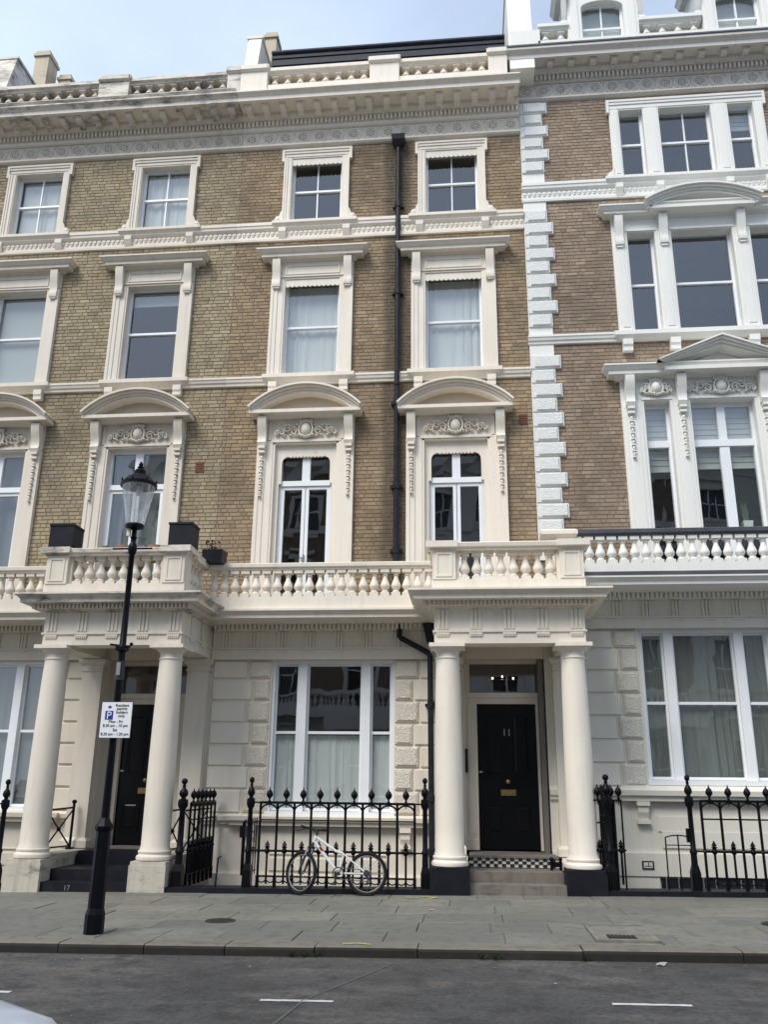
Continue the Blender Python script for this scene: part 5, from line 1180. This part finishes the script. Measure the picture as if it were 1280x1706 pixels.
part('blue_square', MB().box(sx0+0.045, sx0+0.135, sy-0.006, sy-0.004, 2.112, 2.207), 'blue', sg); text_mb('P', 0.115, sx0+0.09, sy-0.0085, 2.120, 'white', 'letter', sg)
cr_ = MB(); 
cr_.ext([(sx0+0.075, 2.235), (sx0+0.105, 2.235), (sx0+0.112, 2.262), (sx0+0.100, 2.252), (sx0+0.090, 2.27), (sx0+0.080, 2.252), (sx0+0.068, 2.262)], sy-0.006, sy-0.004); part('crest', cr_, 'blue', sg)
for t, zz in (('Resident', 2.252), ('permit', 2.217), ('holders', 2.178), ('only', 2.140)): text_mb(t, 0.044, sx0+0.232, sy-0.006, zz, 'ink', 'lettering', sg)
for t, zz in (('Mon - Fri', 2.078), ('8.30 am - 10 pm', 2.035), ('Sat', 1.99), ('8.30 am - 1.30 pm', 1.945)): text_mb(t, 0.043, (sx0+sx1)/2, sy-0.006, zz, 'ink', 'lettering', sg)

# ------------------------------------------------------------------ bicycle leaning on the railing
bk = thing('bicycle', 'white bicycle without a saddle leaning on the black railing', 'bicycle', (-1.95, -1.93, gz(-1.95)), rot=(R(-9), 0, R(0)))
rw = 0.287
def wheel(cx_, yaw, nm):
    root = put(nm, None, bk, (cx_, 0, rw), rot=(0, 0, yaw))
    ns = 36; tor = lambda r_, t, m_, n_: part(n_, MB().tube([(r_*math.cos(2*math.pi*k/ns), 0, r_*math.sin(2*math.pi*k/ns)) for k in range(ns)], t, 8, True), m_, root, True)
    tor(rw-0.023, 0.024, 'tyre', 'tyre'); tor(rw-0.053, 0.0075, 'alloy', 'rim')
    sp = MB()
    for k in range(20):
        a = 2*math.pi*k/20; sp.tube([(0.02*math.cos(a+1.3), 0.02*(-1)**k, 0.02*math.sin(a+1.3)), ((rw-0.055)*math.cos(a), 0, (rw-0.055)*math.sin(a))], 0.0016, 4)
    part('spokes', sp, 'alloy', root); part('hub', MB().tube([(0, -0.045, 0), (0, 0.045, 0)], 0.022, 10), 'plastic', root, True)
    return root
FA, RA = -0.46, 0.47; steer = R(32)
# front wheel hangs on the steered fork; its centre is on the steering axis line
wheel(FA, -steer, 'front_wheel'); wheel(RA, 0, 'rear_wheel')
HT, HB, BB, SJ = (-0.275, 0, 0.775), (-0.305, 0, 0.685), (0.07, 0, 0.285), (0.135, 0, 0.545)
fr = part('frame', MB().tube([HT, HB], 0.026, 10), 'bike', bk, True)
part('top_tube', MB().tube([(-0.28, 0, 0.76), (0.02, 0, 0.575), SJ], 0.019, 8), 'bike', fr, True); part('down_tube', MB().tube([(-0.30, 0, 0.70), BB], 0.023, 8), 'bike', fr, True); part('seat_tube', MB().tube([BB, SJ], 0.016, 8), 'bike', fr, True)
for s in (-1, 1):
    part('seat_stay', MB().tube([(0.13, s*0.02, 0.54), (RA, s*0.055, rw)], 0.010, 6), 'bike', fr, True); part('chain_stay', MB().tube([(0.07, s*0.03, 0.285), (RA, s*0.055, rw)], 0.011, 6), 'bike', fr, True)
part('decal', MB().tube([(-0.22, 0, 0.619), (-0.175, 0, 0.571)], 0.0245, 8), 'red', fr, True)
part('seat_clamp', MB().tube([SJ, (0.14, 0, 0.565)], 0.021, 8), 'plastic', bk, True)
cs_, sn_ = math.cos(steer), math.sin(steer)
fk = MB(); 
for s in (-1, 1):
    ox, oy = s*0.055*sn_, s*0.055*cs_
    fk.tube([(-0.335+ox, oy, 0.62), (-0.42+ox, oy, 0.40), (FA+ox, oy, rw)], [0.017, 0.019, 0.013], 8)
fk.tube([(-0.335-0.06*sn_, -0.06*cs_, 0.62), (-0.335+0.06*sn_, 0.06*cs_, 0.62)], 0.017, 8); fk.tube([(-0.335, 0, 0.62), HB], 0.02, 8); part('fork', fk, 'plastic', bk, True)
fs2 = MB()
for s in (-1, 1): fs2.tube([(-0.342+s*0.055*sn_, s*0.055*cs_, 0.60), (-0.375+s*0.055*sn_, s*0.055*cs_, 0.51)], 0.0205, 8)
part('fork_stanchion', fs2, 'alloy', bk, True)
hb = MB(); hb.tube([HT, (-0.262, 0, 0.82), (-0.31, -0.0, 0.85)], 0.018, 8)
hb.tube([(-0.31 - 0.27*sn_*0.9, -0.27*cs_, 0.875), (-0.31, 0, 0.85), (-0.31 + 0.27*sn_*0.9, 0.27*cs_, 0.875)], 0.013, 8); part('handlebar', hb, 'plastic', bk, True)
for s in (-1, 1):
    part('grip', MB().tube([(-0.31 + s*0.17*sn_, s*0.17*cs_, 0.866), (-0.31 + s*0.28*sn_, s*0.28*cs_, 0.876)], 0.019, 8), 'plastic', bk, True)
    part('brake_lever', MB().tube([(-0.33 + s*0.14*sn_, s*0.14*cs_, 0.86), (-0.39 + s*0.18*sn_, s*0.18*cs_, 0.83), (-0.40 + s*0.25*sn_, s*0.25*cs_, 0.82)], 0.007, 6), 'plastic', bk)
part('chainring', MB().tube([(0.07 + 0.075*math.cos(2*math.pi*k/20), -0.05, 0.285 + 0.075*math.sin(2*math.pi*k/20)) for k in range(20)], 0.008, 6, True).tube([(0.07, -0.06, 0.285), (0.07, 0.05, 0.285)], 0.025, 8), 'plastic', bk)
part('crank', MB().tube([(0.07, -0.07, 0.285), (0.02, -0.08, 0.14)], 0.011, 6).box(-0.02, 0.06, -0.16, -0.085, 0.13, 0.15), 'plastic', bk); part('crank', MB().tube([(0.07, 0.06, 0.285), (0.12, 0.07, 0.43)], 0.011, 6).box(0.08, 0.16, 0.075, 0.15, 0.42, 0.44), 'plastic', bk)
part('chain', MB().tube([(0.07, -0.05, 0.36), (RA, -0.05, rw+0.04)], 0.005, 4).tube([(0.07, -0.05, 0.21), (RA+0.02, -0.05, rw-0.10)], 0.005, 4), 'plastic', bk)
part('cassette', MB().tube([(RA, -0.065, rw), (RA, -0.03, rw)], 0.045, 12), 'plastic', bk); part('derailleur', MB().tube([(RA, -0.07, rw), (RA+0.03, -0.07, rw-0.08), (RA, -0.07, rw-0.14)], 0.014, 6), 'plastic', bk)

# ------------------------------------------------------------------ things on the balconies
def planter(label, x0, x1, y0, y1, z0, z1):
    t = thing('planter_box', label, 'planter', ((x0+x1)/2, (y0+y1)/2, z0), 'black planter boxes')
    w_ = 0.02
    part('body', MB().box(x0, x1, y0, y0+w_, z0, z1).box(x0, x1, y1-w_, y1, z0, z1).box(x0, x0+w_, y0+w_, y1-w_, z0, z1).box(x1-w_, x1, y0+w_, y1-w_, z0, z1).box(x0, x1, y0, y1, z0-0.0, z0+0.03), 'blackstone', t)
    part('rim', MB().box(x0-0.012, x1+0.012, y0-0.012, y0+0.012, z1-0.03, z1+0.004).box(x1-0.012, x1+0.012, y0+0.012, y1, z1-0.03, z1+0.004).box(x0-0.012, x0+0.012, y0+0.012, y1, z1-0.03, z1+0.004), 'blackstone', t); part('soil', MB().box(x0+w_, x1-w_, y0+w_, y1-w_, z1-0.10, z1-0.06), 'deadleaf', t)
planter('black planter box on the left end of the left porch balustrade', -6.77, -6.37, -1.87, -1.50, 5.05, 5.45)
planter('black planter box on the right end of the left porch balustrade', -4.77, -4.39, -1.87, -1.50, 5.05, 5.44)
t = thing('planter_box', 'small black planter with dead brown plant on the balcony corner', 'planter', (-4.3, -0.85, 5.03), 'black planter boxes')
part('body', MB().taper(-4.46, -4.14, -1.0, -0.72, 5.0, 5.22, -0.02, -0.02), 'blackstone', t)
mb = MB(); rnd = random.Random(5)
for k in range(90):
    a = rnd.uniform(0, 6.28); r_ = rnd.uniform(0, 0.13); h = rnd.uniform(0, 0.20)
    p = Vector((-4.36 + r_*math.cos(a), -0.86 + r_*math.sin(a), 5.20 + h)); u = Vector((rnd.uniform(-1, 1), rnd.uniform(-1, 1), rnd.uniform(-1, 1)))*0.035; v = Vector((rnd.uniform(-1, 1), rnd.uniform(-1, 1), rnd.uniform(-1, 1)))*0.035
    mb.add([p, p+u, p+u+v, p+v], [(0,1,2,3)])
part('dead_plant', mb, 'deadleaf', t)['kind'] = 'stuff'
t = thing('balcony_trough', 'brown wooden planting trough with terracotta pots behind the left porch balustrade', 'planter', (-5.6, -1.2, 4.3))
part('trough', MB().box(-6.1, -5.35, -1.35, -1.1, 4.85, 5.22), 'stone', t)
for x in (-5.75, -5.2): part('pot', MB().lathe(x, -1.25, [(0.09, 4.95), (0.13, 5.18), (0.14, 5.18), (0.14, 5.22)], 14), 'terra', t, True)
t = thing('potted_plant', 'small green plant in a white pot inside the right first-floor window', 'plant', (4.92, 0.3, 5.1))
part('pot', MB().taper(4.84, 4.98, 0.24, 0.38, 5.77, 5.93, -0.015, -0.015), 'potwhite', t); part('table', MB().box(4.3, 5.15, 0.22, 0.5, 5.73, 5.77).box(4.32, 4.36, 0.3, 0.34, 4.72, 5.73).box(5.09, 5.13, 0.3, 0.34, 4.72, 5.73), 'plastic', t)
mb = MB(); rnd = random.Random(9)
for k in range(14):
    a = rnd.uniform(0, 6.28); x, y = 4.91 + rnd.uniform(-0.04, 0.04), 0.31 + rnd.uniform(-0.03, 0.03); h = rnd.uniform(0.25, 0.45); dx_, dy_ = 0.07*math.cos(a), 0.05*math.sin(a)
    mb.add([(x-0.010, y, 5.9), (x+0.010, y, 5.9), (x+0.012+dx_*0.5, y+dy_*0.5, 5.9+h*0.6), (x-0.006+dx_*0.5, y+dy_*0.5, 5.9+h*0.6), (x+dx_, y+dy_, 5.9+h)], [(0,1,2,3),(3,2,4)])
part('leaves', mb, 'leaf', t)
# ------------------------------------------------------------------ curtains and blinds
GC = 'curtains in the house windows'
curtain('curtain', 'pale sheer curtain in the leftmost third-floor window', -9.5, -8.54, 12.38, 13.9, 0.235, 'sheer', GC)
curtain('curtain', 'pale sheer curtain in the third-floor window above the street lamp', -6.7, -5.72, 12.38, 13.9, 0.235, 'sheer', GC)
curtain('curtain', 'white sheer curtain in the middle house second-floor window left of the downpipe', -3.48, -2.44, 8.95, 10.98, 0.235, 'sheer', GC, 7, 0.04)
curtain('curtain', 'white sheer curtain in the middle house second-floor window right of the downpipe', -0.70, 0.35, 8.95, 10.98, 0.235, 'sheer', GC, 8, 0.04)
curtain('curtain', 'dark net curtain behind the balcony doors at the far left edge', -9.55, -8.5, 4.4, 7.45, 0.36, 'net', GC, 10)
curtain('curtain', 'dark net curtain behind the balcony doors above the left porch', -6.75, -5.68, 4.4, 7.45, 0.36, 'net', GC, 10)
for a, b, t in ((-3.34, -2.96, 'left'), (-2.77, -1.86, 'middle'), (-1.68, -1.34, 'right')):
    curtain('curtain', 'half-height net curtain in the %s light of the window behind the bicycle' % t, a, b, 1.05, 2.24, 0.20, 'sheer', GC, 4 if t != 'middle' else 8, 0.025)
for a, b, t in ((2.88, 3.22, 'left'), (3.40, 4.36, 'middle'), (4.54, 4.9, 'right')):
    curtain('curtain', 'full-height net curtain in the %s light of the right-hand ground-floor window' % t, a, b, 1.6, 3.9, 0.22, 'net', GC, 4 if t != 'middle' else 9, 0.03)
curtain('curtain', 'grey net curtain in the left ground-floor window at the photo edge', -9.5, -7.55, 1.05, 3.4, 0.22, 'net', GC, 12, 0.03)
def blind(label, x0, x1, z0, z1, y, flat=False):
    mb = MB(); n = 1 if flat else max(2, round((z1-z0)/0.11))
    for i in range(n):
        a = z0 + (z1-z0)*i/n; b = z0 + (z1-z0)*(i+1)/n; mb.add([(x0, y, a), (x1, y, a), (x1, y+0.012, b), (x0, y+0.012, b)], [(0,1,2,3)])
    mb.box(x0, x1, y-0.012, y+0.012, z0-0.02, z0)
    tag(part('window_blind', mb, 'blind', None), label, 'blind', 'blinds in the house windows')
blind('white blind half drawn in the narrow left light of the right first-floor window', 3.26, 3.68, 6.88, 8.1, 0.24)
blind('white blind half drawn in the wide middle of the right first-floor window', 4.08, 5.16, 6.92, 8.1, 0.24)
blind('white blind half drawn in the far right light of the first-floor window', 5.54, 5.98, 6.88, 8.1, 0.23)
blind('short white blind in the right light of the top three-light window', 5.42, 5.88, 14.22, 14.62, 0.24)
blind('drawn white blind filling the leftmost second-floor window', -9.54, -8.5, 8.98, 11.0, 0.22, True)
blind('short pale blind at the top of the second-floor window above the street lamp', -6.73, -5.69, 10.72, 11.0, 0.22, True)
# hall lights seen through the fanlight
t = thing('hall_lamp', 'three small lit bulbs seen through the fanlight over the black door', 'lamp', (0.56, 1.6, 3.1))
mg = bpy.data.materials.new('lit_bulb'); mg.use_nodes = True; b_ = mg.node_tree.nodes['Principled BSDF']; b_.inputs['Emission Color'].default_value = (1, 0.95, 0.85, 1); b_.inputs['Emission Strength'].default_value = 3.0; M['bulb'] = mg
part('fitting', MB().tube([(0.30, 1.6, 3.33), (0.92, 1.6, 3.33)], 0.012, 6).tube([(0.6, 1.6, 3.33), (0.6, 1.6, 4.1)], 0.008, 6), 'brass', t)
for x, z in ((0.42, 3.36), (0.60, 3.39), (0.80, 3.36)): part('bulb', MB().ball((x, 1.6, z), 0.016), 'bulb', t, True)

# ------------------------------------------------------------------ pavement ironwork, marks, litter, weeds
def cover(x, y, r_, label):
    z = gz(x); t = thing('manhole_cover', label, 'manhole cover', (x, y, z), 'round covers in the pavement')
    part('frame', MB().lathe(x, y, [(r_, z-0.03), (r_, z+0.008), (r_-0.02, z+0.009)], 28), 'castiron', t); b = MB()
    for k in range(-4, 5):
        hw = math.sqrt(max(0, (r_-0.04)**2 - (0.028*k)**2)); b.box(x-hw, x+hw, y+0.028*k-0.007, y+0.028*k+0.007, z+0.008, z+0.014)
    part('lid', b, 'castiron', t)
cover(-2.86, -4.30, 0.17, 'round iron coal-hole cover between the lamp post and the bicycle'); cover(3.28, -4.10, 0.17, 'round iron coal-hole cover at the right edge of the pavement')
x0, x1, y0, y1 = GRATE; z = gz(1.5)
t = thing('drain_cover', 'square pale concrete drain surround with small black grate by the kerb', 'drain', (1.49, -4.8, z))
part('surround', MB().add([(x0, y0, gz(x0)+0.003), (x1, y0, gz(x1)+0.003), (x1, y1, gz(x1)+0.003), (x0, y1, gz(x0)+0.003)], [(0,1,2,3)]), 'flag2', t)
b = MB(); b.box(x0, x1, y0, y0+0.035, z-0.05, z+0.008); b.box(x0, x1, y1-0.035, y1, z-0.05, z+0.008); b.box(x0, x0+0.035, y0+0.035, y1-0.035, z-0.05, z+0.008); b.box(x1-0.035, x1, y0+0.035, y1-0.035, z-0.05, z+0.008); part('rim', b, 'joint', t)
part('grate_pit', MB().box(1.32, 1.60, -5.16, -4.98, z-0.01, z+0.007), 'ink', t)
for k in range(7): part('grate_bar', MB().box(1.33 + 0.04*k, 1.35 + 0.04*k, -5.15, -4.99, z+0.007, z+0.014), 'castiron', t)
def marks(label, pts, wd):
    mb = MB()
    for (xa, ya), (xb, yb) in zip(pts, pts[1:]):
        d = Vector((xb-xa, yb-ya)).normalized()*wd; nx, ny = -d.y, d.x
        mb.add([(xa-nx, ya-ny, gz(xa)+0.008), (xb-nx, yb-ny, gz(xb)+0.008), (xb+nx, yb+ny, gz(xb)+0.008), (xa+nx, ya+ny, gz(xa)+0.008)], [(0,1,2,3)])
    tag(part('paint_mark', mb, 'yellow', None), label, 'paint mark', 'yellow sprayed survey marks')
marks('yellow sprayed line on the paving by the left black column plinth', [(-0.95, -2.08), (-0.80, -2.1), (-0.66, -2.02), (-0.5, -2.06), (-0.62, -2.2)], 0.02)
marks('small yellow dot of paint in the middle of the pavement', [(-0.55, -3.28), (-0.50, -3.26)], 0.025)
marks('yellow sprayed dash on the kerb edge', [(-1.27, -5.66), (-1.12, -5.64), (-1.0, -5.69)], 0.018)
mb = MB(); gm = MB(); rnd = random.Random(3)
for k in range(120):
    x = rnd.uniform(-5, 4); y = rnd.choice([rnd.uniform(-8.6, -5.9), rnd.uniform(-6.4, -5.85), rnd.uniform(-7, -5.9)]); s_ = rnd.uniform(0.003, 0.009) if rnd.random() < 0.93 else rnd.uniform(0.012, 0.024); z = gz(x)-0.086
    a = rnd.uniform(0, 6.28); c, q = math.cos(a)*s_, math.sin(a)*s_
    mb.add([(x+c, y+q, z), (x-q*0.6, y+c*0.6, z), (x-c, y-q, z), (x+q*0.6, y-c*0.6, z), (x, y, z + s_*0.25)], [(0,1,4),(1,2,4),(2,3,4),(3,0,4)])
for k in range(420):                                   # brown grit swept against the kerb
    x = rnd.choice([rnd.uniform(-5, 4.5), rnd.gauss(1.35, 0.35)]); y = YK - 0.02 - abs(rnd.gauss(0, 0.13)) - (abs(rnd.gauss(0, 0.25)) if x > 0.8 and x < 2 else 0); s_ = rnd.uniform(0.003, 0.009); z = gz(x)-0.086
    a = rnd.uniform(0, 6.28); c, q = math.cos(a)*s_, math.sin(a)*s_
    gm.add([(x+c, y+q, z), (x-q*0.6, y+c*0.6, z), (x-c, y-q, z), (x+q*0.6, y-c*0.6, z), (x, y, z + s_*0.5)], [(0,1,4),(1,2,4),(2,3,4),(3,0,4)])
tag(part('gutter_grit', gm, 'deadleaf', None), 'brown grit and leaf crumbs lying in the gutter', 'grit', kind='stuff')
tag(part('litter_specks', mb, 'grit', None), 'scattered pale grit and litter specks on the road', 'litter', kind='stuff')
mb = MB()
for x in (-1.75, -1.62, -1.50, 0.05, 0.18, 1.0):
    for k in range(9):
        a = rnd.uniform(0, 6.28); h = rnd.uniform(0.02, 0.05); dx_, dy_ = 0.05*math.cos(a), -abs(0.04*math.sin(a)); z = gz(x)-0.085
        mb.add([(x, YK-0.01, z), (x+dx_, YK-0.02+dy_, z+h), (x+dx_*1.3+0.015, YK-0.02+dy_, z+h*0.9), (x+0.012, YK-0.012, z)], [(0,1,2,3)])
tag(part('kerb_weeds', mb, 'leaf', None), 'small weeds growing at the foot of the kerb', 'weeds', kind='stuff')
mb = MB(); rnd = random.Random(21); z = gz(1.6)-0.086; n = 9
base = [(1.66 + 0.07*math.cos(6.28*k/n)*rnd.uniform(.6, 1.1), -5.98 + 0.03*math.sin(6.28*k/n)*rnd.uniform(.6, 1.1)) for k in range(n)]
mb.add([(x, y, z+rnd.uniform(0, 0.03)) for x, y in base] + [(1.66, -5.98, z+0.03), (1.70, -5.97, z+0.02)], [(k, (k+1) % n, n) for k in range(n)])
tag(part('crumpled_paper', mb, 'grit', None), 'scrap of crumpled white paper in the gutter below the right porch', 'litter')

# ------------------------------------------------------------------ white car at the photographer's kerb
car = thing('parked_car', 'white car parked at the near kerb, only its front corner in view', 'car', (-3.1, -13.28, -0.12))
cy = -13.30; xf = -0.71; Lc = 4.3
stn = [(0.0, 0.42, 0.52, 0.75), (0.02, 0.55, 0.32, 0.98), (0.08, 0.66, 0.20, 1.10), (0.20, 0.74, 0.16, 1.16), (0.45, 0.83, 0.15, 1.20), (0.8, 0.89, 0.15, 1.22), (1.5, 0.92, 0.15, 1.25), (3.0, 0.92, 0.15, 1.25), (3.9, 0.90, 0.16, 1.2), (4.2, 0.82, 0.2, 1.1), (4.3, 0.70, 0.4, 0.85)]
vs = []; nn = 28
for s_, hw, zb, zt2 in stn:
    for k in range(nn):
        a = 2*math.pi*k/nn; c, q = math.cos(a), math.sin(a); e = 0.42
        vs.append((xf - s_, cy + hw*math.copysign(abs(c)**e, c), -0.12 + (zb+zt2)/2 + (zt2-zb)/2*math.copysign(abs(q)**e, q)))
fs = [(i*nn+k, i*nn+(k+1) % nn, (i+1)*nn+(k+1) % nn, (i+1)*nn+k) for i in range(len(stn)-1) for k in range(nn)] + [tuple(range(nn-1, -1, -1)), tuple(range((len(stn)-1)*nn, len(stn)*nn))]
body = part('body', MB().add(vs, fs), 'carwhite', car, True)
gh = [(1.25, 0.78, 0.0), (1.95, 0.66, 0.36), (2.7, 0.64, 0.40), (3.4, 0.62, 0.36), (4.1, 0.74, 0.0)]
vs = []
for s_, hw, h in gh: vs += [(xf-s_, cy-hw, 1.06+h), (xf-s_, cy+hw, 1.06+h)]
b0 = [(xf-s_, cy-(0.80), 1.04) for s_, _, _ in gh] + [(xf-s_, cy+0.80, 1.04) for s_, _, _ in gh]
mb = MB().add(vs + b0, [(2*i, 2*i+1, 2*i+3, 2*i+2) for i in range(4)] + [(2*i, 2*i+2, 10+i+1, 10+i) for i in range(4)] + [(2*i+1, 2*i+3, 15+i+1, 15+i) for i in range(4)])
part('windows', mb, 'carglass', car); part('roof', MB().add([(xf-1.95, cy-0.66, 1.425), (xf-1.95, cy+0.66, 1.425), (xf-2.7, cy+0.64, 1.465), (xf-2.7, cy-0.64, 1.465), (xf-3.4, cy+0.62, 1.425), (xf-3.4, cy-0.62, 1.425)], [(0,1,2,3),(3,2,4,5)]), 'carwhite', car)
for x in (xf-0.78, xf-3.4):
    for s in (-1, 1):
        w_ = part('wheel', MB().tube([(x, cy + s*0.72, 0.19), (x, cy + s*0.91, 0.19)], 0.31, 24), 'tyre', car); part('rim', MB().tube([(x, cy + s*0.86, 0.19), (x, cy + s*0.918, 0.19)], 0.2, 16), 'alloy', w_)
for s in (-1, 1): part('headlight', MB().ball((xf-0.13, cy + s*0.62, 0.52), 0.12, 0.17, 0.08, 10, 6), 'headlamp', car, True)
part('grille', MB().box(xf-0.06, xf+0.012, cy-0.35, cy+0.35, 0.28, 0.44), 'plastic', car); part('number_plate', MB().box(xf-0.02, xf+0.018, cy-0.26, cy+0.26, 0.17, 0.27), 'white', car)

# ------------------------------------------------------------------ terrace on the photographer's side (seen reflected in the panes)
def opposite(cx_, label, wallmat):
    h = thing('terraced_house', label, 'house', (cx_, -21.0, 0), 'houses behind the photographer'); Y = -21.0; x0, x1 = cx_-3.0, cx_+3.0
    hl = [(cx_+d-0.55, cx_+d+0.55, a, b) for d in (-1.5, 1.5) for a, b in ((1.0, 3.3), (4.6, 7.3), (8.6, 10.7), (12.2, 13.7))]
    part('wall', wall_with_holes(x0, x1, 4.2, 16.0, hl, Y), wallmat, h); part('ground_floor_wall', wall_with_holes(x0, x1, -0.3, 4.2, hl, Y), 'opp', h)
    part('back', MB().box(x0, x1, Y-6, Y-5.9, -0.3, 16).box(x0, x1, Y-6, Y-0.001, 15.9, 16), 'oppbrick', h)
    for a, b, c, d in hl:
        w_ = part('window', MB().box(a-0.2, a, Y-0.2, Y+0.08, c-0.1, d+0.2).box(b, b+0.2, Y-0.2, Y+0.08, c-0.1, d+0.2).box(a, b, Y-0.2, Y+0.08, d, d+0.2).box(a-0.25, b+0.25, Y-0.2, Y+0.16, c-0.15, c).box(a-0.3, b+0.3, Y, Y+0.25, d+0.35, d+0.5), 'opp', h)
        part('sash', MB().box(a, b, Y-0.16, Y-0.1, (c+d)/2-0.03, (c+d)/2+0.03).box((a+b)/2-0.03, (a+b)/2+0.03, Y-0.16, Y-0.1, c, d), 'sash', w_); part('pane', MB().box(a, b, Y-0.2, Y-0.17, c, d), 'darkwin', w_)
    co = part('cornice', MB().box(x0, x1, Y, Y+0.75, 14.8, 15.1).box(x0, x1, Y, Y+0.1, 14.2, 14.8).box(x0, x1, Y, Y+0.12, 11.9, 12.2).box(x0, x1, Y, Y+0.1, 8.3, 8.5), 'opp', h)
    bo = part('balcony', MB().box(x0, x1, Y, Y+0.8, 4.05, 4.3).box(x0, x1, Y+0.6, Y+0.8, 4.3, 4.45).box(x0, x1, Y+0.58, Y+0.82, 4.92, 5.04), 'opp', h)
    for k in range(30): put('baluster', baluster_mesh('opp', 0.47), bo, (x0 + 0.1 + 0.2*k, Y+0.7, 4.45))
    for d in (0.6, 2.6): part('column', MB().lathe(cx_+d, Y+1.6, [(0.25, 0), (0.22, 0.4), (0.2, 2), (0.17, 3.4), (0.25, 3.5)], 14), 'opp', h, True)
    part('porch', MB().box(cx_+0.3, cx_+2.9, Y, Y+1.85, 3.5, 4.2), 'opp', h)
for k, x in enumerate((-12.0, -6.0, 0.0, 6.0, 12.0)):
    opposite(x, 'stucco and brick terraced house behind the photographer, %s along the row' % ('first', 'second', 'third', 'fourth', 'fifth')[k], 'oppbrick' if k % 2 else 'opp')
